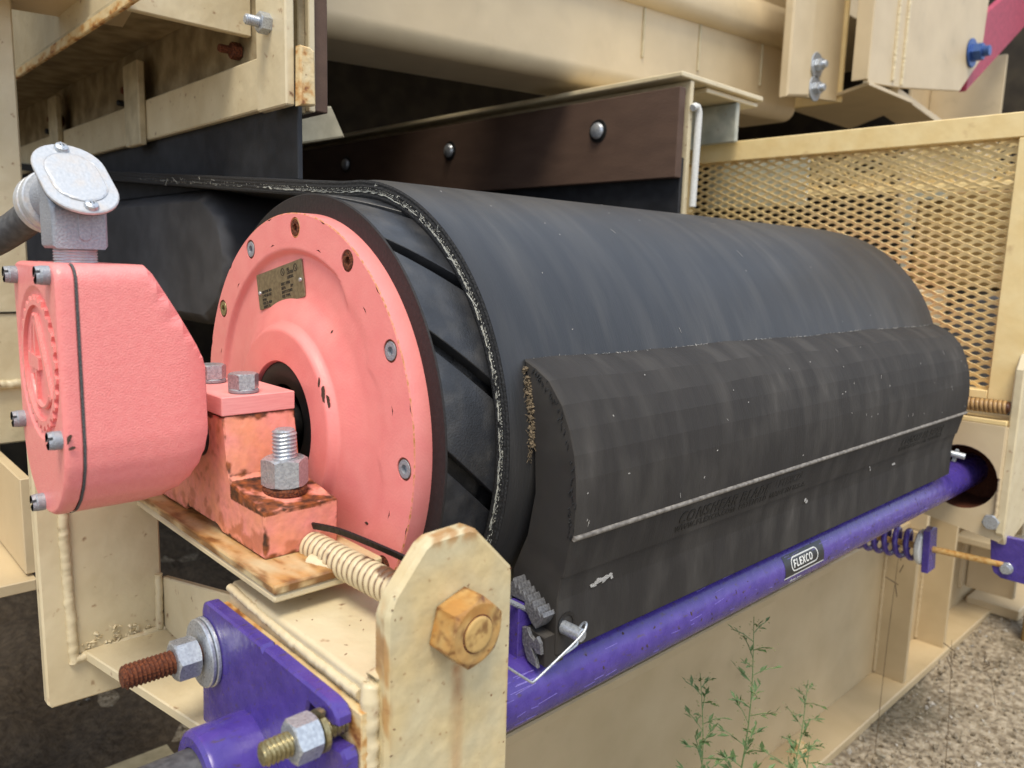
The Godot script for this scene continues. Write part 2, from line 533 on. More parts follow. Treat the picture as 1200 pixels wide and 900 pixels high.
	mat("pink_plain", noise(103, 0.02, 5, [0.2, Color(0.905, 0.585, 0.575), 0.8, Color(0.935, 0.64, 0.625)]), Vector3(4, 60, 4), 0.5)
	mat("white_worn", noise(104, 0.03, 4, [0.1, Color(0.93, 0.93, 0.93), 0.9, Color(1, 1, 1)]), 5.0, 0.42, lumpy, 0.04, {"over": speck, "over_scale": 4.0, "rough_tex": gloss})
	mat("rod_paint", noise(105, 0.03, 5, [0.22, Color(0.36, 0.19, 0.10), 0.36, Color(0.66, 0.50, 0.32), 0.5, Color(0.80, 0.72, 0.56), 0.9, Color(0.85, 0.79, 0.64)]), 9.0, 0.45)
	mat("cream_dirty_shade", noise(106, 0.012, 5, [0.15, Color(0.48, 0.42, 0.31), 0.5, Color(0.56, 0.50, 0.38), 0.85, Color(0.64, 0.58, 0.46)]), 3.5, 0.7, lumpy, 0.06, {"over": speck, "over_scale": 5.0})  # dirty cream, darkened further to carry the shade of the ledge recess
	mat("ochre_shade", noise(107, 0.02, 4, [0.2, Color(0.46, 0.36, 0.19), 0.8, Color(0.56, 0.45, 0.26)]), 2.0, 0.6)  # tan of the drive cover, darkened to stand for shade behind the mesh
	mat("edge_wear", noise(108, 0.03, 5, [0.2, Color(0.90, 0.52, 0.50), 0.48, Color(0.90, 0.55, 0.50), 0.62, Color(0.72, 0.50, 0.28), 1.0, Color(0.62, 0.38, 0.18)]), 12.0, 0.5)
	mat("cast_alloy", noise(109, 0.05, 4, [0.2, Color(0.36, 0.36, 0.37), 0.8, Color(0.52, 0.52, 0.53)]), 16.0, 0.45, grain, 0.03, {"metal": 0.35})
	mat("lavender", noise(110, 0.05, 3, [0.2, Color(0.42, 0.36, 0.70), 0.8, Color(0.55, 0.50, 0.78)]), 8.0, 0.6)
	mat("cream_shaded", noise(111, 0.012, 5, [0.2, Color(0.70, 0.62, 0.48), 0.8, Color(0.735, 0.655, 0.515)]), 1.3, 0.5, lumpy, 0.04, {"over": dirt, "over_scale": 1.6})  # cream paint of the cross beam, with its shade put into the colour
	mat("chip", noise(88, 0.08, 4, [0.2, Color(0.50, 0.49, 0.47), 0.8, Color(0.80, 0.79, 0.77)]), 30.0, 0.8, grain, 0.05)
	mat("dark_chip", noise(89, 0.08, 4, [0.2, Color(0.20, 0.15, 0.12), 0.8, Color(0.33, 0.24, 0.19)]), 30.0, 0.8)
	mat("thread_white", noise(90, 0.05, 2, [0.0, Color(0.72, 0.72, 0.68), 1.0, Color(0.85, 0.85, 0.81)]), 8.0, 0.8)
	mat("crud", noise(91, 0.08, 4, [0.2, Color(0.36, 0.31, 0.24), 0.8, Color(0.55, 0.49, 0.40)]), 20.0, 0.95)
	mat("shade_and_seam", noise(92, 0.02, 4, [0.2, Color(0.17, 0.145, 0.11), 0.8, Color(0.24, 0.21, 0.16)]), 1.0, 0.9)  # interior shade put into the wall colour; also colours the column seam
	# ground and plants
	mat("gravel_bed", noise(95, 0.03, 5, [0.15, Color(0.44, 0.39, 0.32), 0.5, Color(0.58, 0.53, 0.45), 0.85, Color(0.68, 0.63, 0.55)]), 3.0, 0.95, grain, 0.5, {"over": noise(96, 0.008, 4, [0.0, Color(0.25, 0.22, 0.15, 0), 0.5, Color(0.25, 0.22, 0.15, 0), 0.8, Color(0.25, 0.23, 0.15, 0.6)]), "over_scale": 0.8})
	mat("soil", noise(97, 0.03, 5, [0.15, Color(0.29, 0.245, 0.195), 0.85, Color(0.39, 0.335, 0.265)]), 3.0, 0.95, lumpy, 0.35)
	mat("stone", noise(98, 0.05, 4, [0.1, Color(0.85, 0.85, 0.85), 0.9, Color(1, 1, 1)]), 20.0, 0.9, grain, 0.1)
	var leaf := mat("leaf", noise(99, 0.05, 3, [0.1, Color(0.33, 0.44, 0.26), 0.9, Color(0.47, 0.56, 0.37)]), 20.0, 0.6)
	leaf.backlight_enabled = true
	leaf.backlight = Color(0.3, 0.35, 0.15)
	mat("seed", noise(100, 0.05, 3, [0.1, Color(0.50, 0.52, 0.34), 0.9, Color(0.64, 0.64, 0.46)]), 20.0, 0.8)
	mat("dry_stem", noise(101, 0.05, 3, [0.1, Color(0.26, 0.20, 0.13), 0.9, Color(0.42, 0.34, 0.23)]), 20.0, 0.9)

var mats_noise: FastNoiseLite

func smooth(a: float, b: float, x: float) -> float:
	return smoothstep(a, b, x)

func lin(r: float, g: float, b: float) -> Color:
	return Color(r, g, b).srgb_to_linear()

func _ready() -> void:
	# --- camera, sky, light, exposure -------------------------------------------------------------------------------
	var cam := Camera3D.new()
	cam.name = "camera"
	add_child(cam)
	var yaw := 0.812459
	var pitch := 0.152679
	var roll := 0.029632
	var fw := Vector3(cos(yaw), 0, -sin(yaw))
	var right := Vector3(sin(yaw), 0, cos(yaw))
	var f := fw * cos(pitch) - Vector3.UP * sin(pitch)
	var up := Vector3.UP * cos(pitch) + fw * sin(pitch)
	var r2 := right * cos(roll) + up * sin(roll)
	var u2 := up * cos(roll) - right * sin(roll)
	cam.transform = Transform3D(Basis(r2, u2, -f), Vector3(-0.28843, 0.12682, 0.5525))
	cam.fov = rad_to_deg(2.0 * atan(450.0 / 915.05))
	cam.near = 0.02
	cam.far = 400.0
	var lens := CameraAttributesPhysical.new()
	lens.frustum_focal_length = 12.0 / tan(deg_to_rad(cam.fov / 2.0))
	lens.frustum_focus_distance = 0.62
	lens.exposure_aperture = 8.0
	lens.frustum_near = 0.02
	lens.frustum_far = 400.0
	cam.attributes = lens
	cam.near = 0.02
	cam.far = 400.0
	cam.current = true
	var env := Environment.new()
	env.background_mode = Environment.BG_SKY
	var sky := Sky.new()
	var psm := ProceduralSkyMaterial.new()
	psm.sky_top_color = Color(0.80, 0.86, 0.95)
	psm.sky_horizon_color = Color(0.90, 0.92, 0.94)
	psm.sky_curve = 0.12
	psm.sky_energy_multiplier = 1.1
	psm.ground_bottom_color = Color(0.35, 0.32, 0.27)
	psm.ground_horizon_color = Color(0.45, 0.42, 0.37)
	psm.sun_angle_max = 30.0
	sky.sky_material = psm
	env.sky = sky
	env.tonemap_mode = Environment.TONE_MAPPER_LINEAR
	env.tonemap_exposure = 1.32
	env.sdfgi_enabled = true
	env.ssao_enabled = true
	env.ssil_enabled = true
	var we := WorldEnvironment.new()
	we.name = "world_environment"
	we.environment = env
	add_child(we)
	var sun := DirectionalLight3D.new()
	sun.name = "overcast_sun"
	sun.light_color = Color(1.0, 0.96, 0.89)
	sun.light_energy = 0.8
	sun.light_angular_distance = 24.0
	sun.shadow_enabled = true
	add_child(sun)
	sun.look_at_from_position(Vector3(-0.35, 1.0, 0.36), Vector3.ZERO, Vector3.RIGHT)

	rng.seed = 7
	wear.seed = 5
	wear.frequency = 90.0
	wear.fractal_octaves = 4
	make_materials()
	ground()
	plant_frame()
	skirts()
	upper_beams()
	guard()
	drum()
	belt()
	shaft_mount()
	terminal_box()
	elbow()
	near_bracket()
	scraper()
	far_bracket()
	weeds()

# --- ground ------------------------------------------------------------------------------------------------------------
func ground() -> void:
	var gy := -0.665
	var bump := FastNoiseLite.new()
	bump.seed = 3
	bump.frequency = 1.6
	bump.fractal_octaves = 4
	var m := M.new()
	m.sheet(70, 70, func(u: float, v: float) -> Vector3:
		var x := -2.6 + 7.2 * u
		var z := 3.0 - 7.0 * v
		return Vector3(x, gy + 0.022 * bump.get_noise_2d(x, z) + 0.05 * smooth(-0.2, -1.5, z) * (0.5 + bump.get_noise_2d(z * 2.0, x * 2.0)), z))
	struct("gravel_ground", m, "gravel_bed", 60)
	m = M.new()
	m.q(Vector3(-150, gy - 0.06, 150), Vector3(150, gy - 0.06, 150), Vector3(150, gy - 0.06, -150), Vector3(-150, gy - 0.06, -150))
	struct("ground", m, "gravel_bed")
	# loose gravel in the open part, stones and clods under the machine
	var stones := MultiMesh.new()
	var one := M.new()
	for k in 1:
		one.lump(Vector3.ZERO, Vector3(1, 0.7, 0.85), rng)
	one.cut(1.2)
	stones.transform_format = MultiMesh.TRANSFORM_3D
	stones.use_colors = true
	stones.mesh = one.made(20)
	stones.instance_count = 34000
	var tones := [lin(0.62, 0.57, 0.49), lin(0.55, 0.505, 0.43), lin(0.67, 0.63, 0.55), lin(0.50, 0.45, 0.37), lin(0.59, 0.53, 0.44), lin(0.76, 0.73, 0.68)]
	for k in 34000:
		var x := rng.randf_range(0.75, 3.4)
		var z := rng.randf_range(-0.2, 1.2)
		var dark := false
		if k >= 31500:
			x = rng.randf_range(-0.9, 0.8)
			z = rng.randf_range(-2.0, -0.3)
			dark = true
		var s := 0.0018 + 0.0062 * pow(rng.randf(), 4.0)
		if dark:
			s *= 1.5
		var y := gy + 0.022 * bump.get_noise_2d(x, z) + 0.05 * smooth(-0.2, -1.5, z) * (0.5 + bump.get_noise_2d(z * 2.0, x * 2.0))
		stones.set_instance_transform(k, Transform3D(Basis.from_euler(Vector3(rng.randf() * 6, rng.randf() * 6, rng.randf() * 6)).scaled(Vector3.ONE * s), Vector3(x, y + s * 0.3, z)))
		var t: Color = tones[rng.randi() % 6] * rng.randf_range(0.75, 1.1)
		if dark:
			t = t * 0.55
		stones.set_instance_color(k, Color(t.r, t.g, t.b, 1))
	var mi := MultiMeshInstance3D.new()
	mi.name = "gravel"
	mi.multimesh = stones
	mi.material_override = mats.stone
	add_child(mi)
	mi.set_meta("kind", "stuff")
	mi.set_meta("label", "loose grey and tan gravel on the ground")
	mi.set_meta("category", "gravel")
	# dark soil under the machine
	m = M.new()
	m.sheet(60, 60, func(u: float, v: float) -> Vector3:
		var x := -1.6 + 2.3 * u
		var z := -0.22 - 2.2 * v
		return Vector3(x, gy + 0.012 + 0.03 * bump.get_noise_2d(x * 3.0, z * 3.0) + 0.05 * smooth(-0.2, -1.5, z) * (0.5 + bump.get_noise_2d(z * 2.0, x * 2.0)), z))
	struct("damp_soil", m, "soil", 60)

# --- the plant's own frame: columns, cross beam, braces --------------------------------------------------------------
func plant_frame() -> void:
	var m := M.new()
	# cross beam under the pulley
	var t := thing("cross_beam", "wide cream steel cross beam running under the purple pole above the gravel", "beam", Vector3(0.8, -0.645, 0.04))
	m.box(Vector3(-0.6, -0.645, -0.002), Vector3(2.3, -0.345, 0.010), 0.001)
	part("web", m, "cream_shaded", t)
	m = M.new()
	m.box(Vector3(-0.6, -0.662, -0.07), Vector3(2.3, -0.645, 0.075), 0.002)
	part("bottom_flange", m, "cream_shaded", t)
	m = M.new()
	m.box(Vector3(-0.6, -0.345, -0.06), Vector3(2.3, -0.331, 0.045), 0.002)
	part("top_flange", m, "cream_shaded", t)
	for x in [1.225, 1.44]:
		m = M.new()
		m.box(Vector3(x, -0.645, 0.010), Vector3(x + 0.010, -0.345, 0.068), 0.001)
		part("stiffener", m, "cream_shaded", t)
		m = M.new()
		m.bead(P3([x - 0.001, -0.64, 0.012, x - 0.001, -0.35, 0.012]), 0.004, rng)
		part("weld_bead", m, "cream_shaded", t, 70)
	m = M.new()
	m.hexa(Vector3(0.86, -0.645, 0.042), Vector3.UP, 0.024, 0.010)
	m.thread(Vector3(0.86, -0.636, 0.042), Vector3.UP, 0.008, 0.014, 0.002)
	part("bolt", m, "cream_rusty", t)
	# the support plate behind the terminal box and the brace that leaves it
	t = thing("support_plate", "thick cream support plate with weld beads below the pink terminal box", "steel plate", Vector3(-0.11, -0.228, -0.106))
	m = M.new()
	m.pz(P2([-0.160, 0.05, -0.159, -0.2245, -0.156, -0.2285, -0.118, -0.2295, -0.070, -0.2295, -0.070, 0.05]), -0.112, -0.100, 0.0015)
	part("plate", m, "cream", t)
	m = M.new()
	m.bead(P3([-0.141, 0.03, -0.099, -0.141, -0.11, -0.099, -0.139, -0.195, -0.099]), 0.0042, rng)
	part("weld_bead", m, "cream", t, 80)
	m = M.new()
	m.bead(P3([-0.141, -0.193, -0.099, -0.070, -0.187, -0.099]), 0.004, rng)
	part("weld_bead", m, "cream", t, 80)
	m = M.new()
	m.bead(P3([-0.074, -0.187, -0.098, -0.073, -0.138, -0.098]), 0.0035, rng)
	part("weld_bead", m, "cream", t, 80)
	m = M.new()
	for k in 46:
		var a := rng.randf()
		m.lump(Vector3(lerpf(-0.134, -0.076, a), -0.186 + 0.012 * pow(rng.randf(), 2.0), -0.0995), Vector3(0.0035, 0.0022, 0.0016) * rng.randf_range(0.5, 1.1), rng)
	part("weld_spatter", m, "cream", t, 70).set_meta("kind", "stuff")
	t = thing("brace", "cream angle brace running from the support plate to the take-up box", "brace", Vector3(-0.1, -0.192, -0.02))
	m = M.new()
	m.py(PackedVector2Array([Vector2(-0.0995, -0.132), Vector2(0.060, -0.103), Vector2(0.082, -0.093), Vector2(0.082, -0.060), Vector2(-0.0995, -0.060)]), -0.1955, -0.1875, 0.001)
	part("flange", m, "cream", t)
	m = M.new()
	m.prism(P2([0, -0.1872, 0.176, -0.1872, 0.176, -0.103, 0, -0.142]), Vector3(-0.070, 0, -0.0995), Vector3(0, 0, 1), Vector3.UP, -0.006, 0.0, 0.001)
	part("web", m, "cream", t)
	# the tall column at the left edge, with the shelf under it
	t = thing("column", "tall cream column plate at the left edge behind the grey conduit", "column", Vector3(-0.3, -0.05, -0.5))
	m = M.new()
	m.box(Vector3(-0.62, -0.03, -0.512), Vector3(-0.070, 0.95, -0.500), 0.002)
	part("upper_plate", m, "cream", t)
	m = M.new()
	m.box(Vector3(-0.62, -0.10, -0.514), Vector3(-0.074, -0.0325, -0.504), 0.002)
	part("lower_plate", m, "cream", t)
	m = M.new()
	m.bead(P3([-0.3, -0.0305, -0.5, -0.072, -0.0285, -0.5]), 0.006, rng)
	part("weld_bead", m, "cream", t, 80)
	m = M.new()
	m.box(Vector3(-0.62, 0.053, -0.4995), Vector3(-0.0705, 0.0555, -0.4985), 0.0003)
	part("seam", m, "shade_and_seam", t)
	t = thing("shelf_channel", "cream channel beam low at the left edge under the column", "channel", Vector3(-0.3, -0.22, -0.3))
	m = M.new()
	m.prism(P2([-0.62, 0.0, -0.118, 0.0, -0.118, 0.012, -0.62, 0.012]), Vector3(0, -0.215, -0.56), Vector3.RIGHT, Vector3.UP, 0.0, 0.24, 0.001)
	part("bottom_flange", m, "cream_far", t)
	m = M.new()
	m.box(Vector3(-0.62, -0.215, -0.575), Vector3(-0.100, -0.03, -0.562), 0.001)
	part("web", m, "cream_far", t)
	m = M.new()
	m.box(Vector3(-0.125, -0.2, -0.56), Vector3(-0.115, -0.10, -0.33), 0.001)
	part("end_plate", m, "cream_far", t)
	# a beam lying on the ground under the machine, bottom left
	t = thing("ground_rail", "weathered cream rail lying on the dark soil at the bottom left", "rail", Vector3(-0.05, -0.5, -0.2))
	m = M.new()
	m.prism(P2([-0.5, -0.08, 0.085, -0.08, 0.085, 0.0, -0.5, 0.0]), Vector3(0.0, -0.60, -0.575), Vector3.RIGHT, Vector3.UP, 0.0, 0.16, 0.004)
	part("rail", m, "cream_grimy", t)
	# shell added around the interior to keep sky light out
	t = thing("sky_blocker", "added dark walls and roof that block sky light behind the belt", "light blocker", Vector3(0.8, -0.6, -1.9))
	m = M.new()
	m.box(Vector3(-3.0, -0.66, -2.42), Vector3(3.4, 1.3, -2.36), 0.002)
	part("blocking_back_wall", m, "shade_and_seam", t)
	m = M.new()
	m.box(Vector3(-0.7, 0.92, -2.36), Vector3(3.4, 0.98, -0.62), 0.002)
	part("roof", m, "cream_far", t)  # added overhead, out of view, to shade the interior
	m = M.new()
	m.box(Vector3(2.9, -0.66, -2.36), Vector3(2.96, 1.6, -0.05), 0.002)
	part("blocking_side_wall", m, "shade_and_seam", t)
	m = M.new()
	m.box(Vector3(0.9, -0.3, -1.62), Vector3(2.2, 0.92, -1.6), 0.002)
	part("bulkhead", m, "shade_and_seam", t)
	m = M.new()
	m.box(Vector3(0.0, 0.3, -1.75), Vector3(0.9, 0.92, -1.73), 0.002)
	m.box(Vector3(0.63, 0.3, -1.73), Vector3(0.67, 0.92, -1.68), 0.002)
	part("baffle", m, "cream_far", t)
	# the dark roller behind, under the belt
	t = thing("return_guard", "dark grey round nosed guard under the belt behind the terminal box", "guard", Vector3(0.07, 0.045, -0.44))
	m = M.new()
	var ro := PackedVector2Array([Vector2(0.20, -1.5), Vector2(0.045, -1.5)])
	for k in 19:
		var th := -PI / 2 + PI * k / 18.0
		ro.append(Vector2(0.1225 + 0.0775 * sin(th), -0.372 + 0.084 * cos(th)))
	m.px(ro, 0.075, 0.83, 0.012)
	part("casing", m, "roller", t, 60)
	t = thing("roller_arm", "pale grey roller support arm in the gap beside the pink end cover", "bracket", Vector3(0.1, -0.1, -0.30))
	m = M.new()
	m.box(Vector3(0.085, -0.16, -0.345), Vector3(0.097, 0.043, -0.318), 0.002)
	part("arm", m, "cream_far", t)
	m = M.new()
	m.box(Vector3(0.085, -0.14, -0.300), Vector3(0.097, 0.030, -0.282), 0.002)
	part("arm", m, "cream_grimy", t)

# --- skirt boards beside the belt --------------------------------------------------------------------------------------
func skirts() -> void:
	var m := M.new()
	# near side
	var t := thing("chute_side", "cream chute side wall with its overhanging ledge at the upper left", "chute wall", Vector3(0.05, 0.27, -0.8))
	m.box(Vector3(0.110, 0.27, -1.7), Vector3(0.118, 0.95, -0.190), 0.001)
	part("wall", m, "cream_dirty_shade", t)
	m = M.new()
	m.box(Vector3(-0.0135, 0.405, -1.7), Vector3(0.110, 0.411, -0.300), 0.001)
	part("ledge", m, "cream_dirty_shade", t)
	m = M.new()
	m.box(Vector3(-0.0205, 0.3595, -1.7), Vector3(-0.0155, 0.3705, -0.19), 0.001)
	part("ledge_edge", m, "cream_rusty", t)
	m = M.new()
	m.box(Vector3(-0.0145, 0.3745, -1.7), Vector3(-0.002, 0.95, -0.301), 0.001)
	part("outer_web", m, "cream", t)
	m = M.new()
	m.box(Vector3(-0.0175, 0.371, -1.7), Vector3(-0.0145, 0.376, -0.25), 0.0008)
	part("seam", m, "cream_grimy", t)
	m = M.new()
	m.box(Vector3(-0.0145, 0.3595, -0.2995), Vector3(0.109, 0.95, -0.290), 0.001)
	part("cross_plate", m, "cream", t)
	t = thing("skirt_clamp", "cream skirt clamp bar with bolted uprights above the near rubber skirt", "clamp", Vector3(0.095, 0.275, -0.7))
	m = M.new()
	m.box(Vector3(0.094, 0.2765, -1.7), Vector3(0.1035, 0.3285, -0.235), 0.0015)
	part("clamp_bar", m, "cream", t)
	var bars := [[-0.228, -0.166, 0.271, 0.60], [-0.632, -0.575, 0.270, 0.378], [-1.03, -0.98, 0.270, 0.385]]
	for k in bars.size():
		var b: Array = bars[k]
		m = M.new()
		m.box(Vector3(0.084, b[2], b[0]), Vector3(0.0935, b[3], b[1]), 0.0015)
		part("upright", m, "cream" if k == 0 else "cream_grimy", t)
	m = M.new()
	m.pz(P2([0.0925, 0.2705, 0.1095, 0.2725, 0.1085, 0.322, 0.104, 0.325, 0.0935, 0.3255]), -0.1655, -0.1545, 0.0015)
	part("end_block", m, "cream_rusty", t)
	for b in [[0.350, -0.20, 0.010, "zinc"], [0.349, -0.32, 0.009, "rusty"], [0.348, -0.645, 0.0095, "rusty"], [0.334, -0.665, 0.0085, "steel_dark"], [0.352, -1.04, 0.010, "rusty"], [0.334, -1.06, 0.010, "steel_dark"]]:
		m = M.new()
		var x0 := 0.084 if absf(b[1] + 0.20) < 0.01 else 0.109
		m.hexa(Vector3(x0, b[0], b[1]), Vector3.LEFT, b[2] * 1.75, 0.0105, 0.3)
		m.thread(Vector3(x0 - 0.010, b[0], b[1]), Vector3.LEFT, b[2] * 0.52, 0.014, 0.0018)
		part("bolt", m, b[3], t)
	t = thing("near_skirt_rubber", "black rubber skirt hanging below the near clamp bar", "rubber skirt", Vector3(0.108, 0.2, -0.7))
	m = M.new()
	m.box(Vector3(0.1042, 0.204, -1.7), Vector3(0.1098, 0.30, -0.182), 0.001)
	part("sheet", m, "rubber_dark", t)
	t = thing("near_liner", "cream end post and brown liner strip right of the bolted upright", "liner", Vector3(0.13, 0.27, -0.2))
	m = M.new()
	m.box(Vector3(0.1185, 0.272, -0.26), Vector3(0.1255, 0.95, -0.184), 0.001)
	part("end_post", m, "cream", t)
	m = M.new()
	m.box(Vector3(0.126, 0.274, -1.6), Vector3(0.143, 0.95, -0.190), 0.001)
	part("liner_board", m, "liner", t)
	t = thing("guide_block", "mossy pale cream plate fixed behind the brown liner strip", "block", Vector3(0.19, 0.235, -0.24))
	m = M.new()
	m.pz(P2([0.1435, 0.250, 0.230, 0.272, 0.212, 0.305, 0.1435, 0.297]), -0.31, -0.30, 0.002)
	part("plate", m, "cream_grimy", t)
	# far side
	t = thing("far_skirt_board", "long brown skirt liner board with bright bolts behind the belt", "skirt board", Vector3(0.76, 0.27, -0.8))
	m = M.new()
	m.box(Vector3(0.752, 0.268, -1.72), Vector3(0.768, 0.404, -0.190), 0.001)
	part("liner_board", m, "liner", t)
	for z in [-0.352, -0.752, -1.152]:
		m = M.new()
		m.washer(Vector3(0.7515, 0.353, z), Vector3.LEFT, 0.0, 0.019, 0.0008)
		part("bolt_recess", m, "steel_dark", t)
		m = M.new()
		m.lathe(P2([0, -0.001, 0.012, -0.001, 0.0135, 0.003, 0.011, 0.007, 0.006, 0.009, 0, 0.0095]), Vector3(0.751, 0.353, z), Vector3.LEFT, 24)
		part("bolt", m, "zinc", t)
	t = thing("far_skirt_rubber", "black rubber skirt strip below the brown liner board", "rubber skirt", Vector3(0.77, 0.2, -0.8))
	m = M.new()
	m.box(Vector3(0.7685, 0.20, -1.72), Vector3(0.7765, 0.30, -0.192), 0.001)
	part("sheet", m, "rubber_dark", t)
	t = thing("skirt_beam", "cream steel frame carrying the brown liner board, open at its end", "steel frame", Vector3(0.87, 0.3, -0.8))
	m = M.new()
	m.box(Vector3(0.777, 0.21, -1.72), Vector3(0.786, 0.4165, -0.188), 0.001)
	part("back_plate", m, "cream", t)
	m = M.new()
	m.box(Vector3(0.750, 0.4175, -1.72), Vector3(0.992, 0.4255, -0.186), 0.0015)
	part("top_plate", m, "cream", t)
	m = M.new()
	m.box(Vector3(0.8335, 0.4085, -1.7), Vector3(0.992, 0.4168, -0.196), 0.0015)
	part("flange", m, "cream", t)
	m = M.new()
	m.box(Vector3(0.926, 0.343, -1.7), Vector3(0.936, 0.408, -0.196), 0.002)
	part("web", m, "white_paint", t)
	m = M.new()
	m.box(Vector3(0.7865, 0.335, -0.285), Vector3(0.9255, 0.408, -0.275), 0.001)
	part("diaphragm", m, "white_paint", t)
	m = M.new()
	m.bead(P3([0.924, 0.406, -0.274, 0.924, 0.34, -0.274]), 0.007, rng)
	part("weld_bead", m, "white_paint", t, 80)
	m = M.new()
	m.box(Vector3(0.94, 0.33, -0.36), Vector3(1.16, 0.345, -0.30), 0.0015)
	m.box(Vector3(1.02, 0.3452, -0.36), Vector3(1.16, 0.358, -0.29), 0.0015)
	part("ledge", m, "cream", t)
	t = thing("hook_rod", "white bent rod hanging at the end of the brown liner board", "rod", Vector3(0.79, 0.22, -0.18))
	m = M.new()
	m.tube(curve([0.775, 0.374, -0.181, 0.784, 0.378, -0.181, 0.792, 0.370, -0.181, 0.7925, 0.33, -0.181, 0.791, 0.225, -0.181], 24), 0.0055, 10)
	part("rod", m, "white", t, 60)

# --- beams above ----------------------------------------------------------------------------------------------------
func upper_beams() -> void:
	var m := M.new()
	var t := thing("feeder_trough", "large rounded cream feeder trough with a lip crossing above the brown board", "trough", Vector3(0.9, 0.45, -0.6))
	var X := Vector3(1, 0.052, 0).normalized()
	var Yv := Vector3(-0.052, 1, 0).normalized()
	var o := Vector3(0.0, 0.403, -0.4)
	var out := PackedVector2Array()
	for k in 7:   # outline in (up, z): rounded lower front corner
		var a := PI / 2 * k / 6.0
		out.append(Vector2(0.030 - 0.030 * sin(a), -0.030 + 0.030 * cos(a)))
	out.append(Vector2(-0.001, -0.14)); out.append(Vector2(0.4, -0.14)); out.append(Vector2(0.4, 0.0))
	m.prism(out, o, Yv, Vector3.BACK, -0.3, 1.515, 0.002)
	part("body", m, "cream_far", t, 40)
	m = M.new()
	m.prism(P2([0.148, 0.001, 0.155, 0.018, 0.172, 0.026, 0.21, 0.026, 0.235, 0.001]), o, Yv, Vector3.BACK, -0.3, 1.45, 0.003)
	part("lip", m, "cream_far", t, 50)
	for x in [0.92, 1.10, 1.34]:
		m = M.new()
		m.bead(P3([x, 0.403 + 0.052 * x + 0.06, -0.3985, x, 0.403 + 0.052 * x + 0.147, -0.3985]), 0.003, rng)
		part("joint", m, "cream_grimy", t, 60)
	t = thing("hanger_angle", "cream hanger angle with two washered bolts above the guard", "bracket", Vector3(1.38, 0.48, -0.3))
	m = M.new()
	m.pz(P2([1.348, 0.497, 1.505, 0.512, 1.505, 1.0, 1.348, 1.0]), -0.308, -0.298, 0.001)
	part("plate", m, "cream_far", t)
	m = M.new()
	m.prism(P2([1.255, 0.482, 1.347, 0.496, 1.347, 1.0, 1.255, 1.0]), Vector3(0, 0, -0.306), Vector3.RIGHT, Vector3.UP, 0.0, 0.022, 0.004)
	part("flange", m, "cream_far", t)
	m = M.new()
	m.box(Vector3(1.506, 0.51, -0.40), Vector3(1.514, 1.0, -0.290), 0.001)
	part("stop_bar", m, "cream_warm", t)
	for y in [0.569, 0.521]:
		m = M.new()
		m.washer(Vector3(1.392, y, -0.298), Vector3.BACK, 0.008, 0.0265, 0.004)
		part("washer", m, "zinc", t)
		m = M.new()
		m.hexa(Vector3(1.392, y, -0.294), Vector3.BACK, 0.024, 0.012, 0.2)
		m.thread(Vector3(1.392, y, -0.283), Vector3.BACK, 0.008, 0.010, 0.002)
		part("bolt", m, "zinc", t)
	t = thing("box_bracket", "cream welded box bracket with a blue bolt at the upper right", "bracket", Vector3(1.7, 0.53, -0.25))
	m = M.new()
	m.pz(P2([1.435, 0.527, 1.60, 0.545, 1.98, 0.600, 2.11, 0.70, 2.13, 0.95, 1.435, 0.95]), -0.212, -0.200, 0.001)
	part("front_plate", m, "cream_far", t)
	m = M.new()
	m.prism(P2([1.435, -0.198, 1.68, -0.198, 1.92, -0.45, 1.60, -0.45]), Vector3(0, 0.522, 0), Vector3.RIGHT, Vector3.FORWARD * -1.0, -0.008, 0.0, 0.001)
	part("bottom_plate", m, "cream_far", t)
	m = M.new()
	m.box(Vector3(1.430, 0.534, -0.235), Vector3(1.4345, 0.95, -0.2), 0.001)
	part("side_plate", m, "cream_far", t)
	for x in [1.555, 1.605]:
		m = M.new()
		m.bead(P3([x, 0.55, -0.199, x, 0.95, -0.199]), 0.005, rng)
		part("weld_bead", m, "cream", t, 80)
	m = M.new()
	m.washer(Vector3(2.03, 0.702, -0.2), Vector3.BACK, 0.009, 0.036, 0.006)
	m.hexa(Vector3(2.03, 0.702, -0.194), Vector3.BACK, 0.040, 0.024, 0.1)
	m.cyl(Vector3(2.03, 0.702, -0.171), Vector3.BACK, 0.013, 0.016)
	part("bolt", m, "blue_zinc", t)
	t = thing("red_brace", "dull red diagonal brace at the right edge beside the blue bolt", "brace", Vector3(2.2, 0.66, -0.23))
	m = M.new()
	m.prism(P2([2.09, 0.62, 2.7, 0.98, 2.7, 1.12, 2.09, 0.79]), Vector3(0, 0, -0.24), Vector3.RIGHT, Vector3.UP, 0.0, 0.02, 0.002)
	part("bar", m, "maroon", t)
	t = thing("rear_steelwork", "cream rear steel plates seen between the box bracket and the guard", "steel frame", Vector3(2.0, 0.4, -0.4))
	m = M.new()
	m.box(Vector3(2.35, 0.30, -0.47), Vector3(2.89, 0.80, -0.46), 0.001)
	part("plate", m, "cream_far", t)
	m = M.new()
	m.box(Vector3(2.50, 0.30, -0.458), Vector3(2.512, 0.80, -0.25), 0.001)
	part("rib", m, "cream_far", t)
	m = M.new()
	m.prism(P2([1.62, 0.535, 2.35, 0.46, 2.35, 0.475, 1.62, 0.55]), Vector3(0, 0, -0.3), Vector3.RIGHT, Vector3.UP, 0.0, 0.09, 0.001)
	part("sloping_bar", m, "cream_far", t)

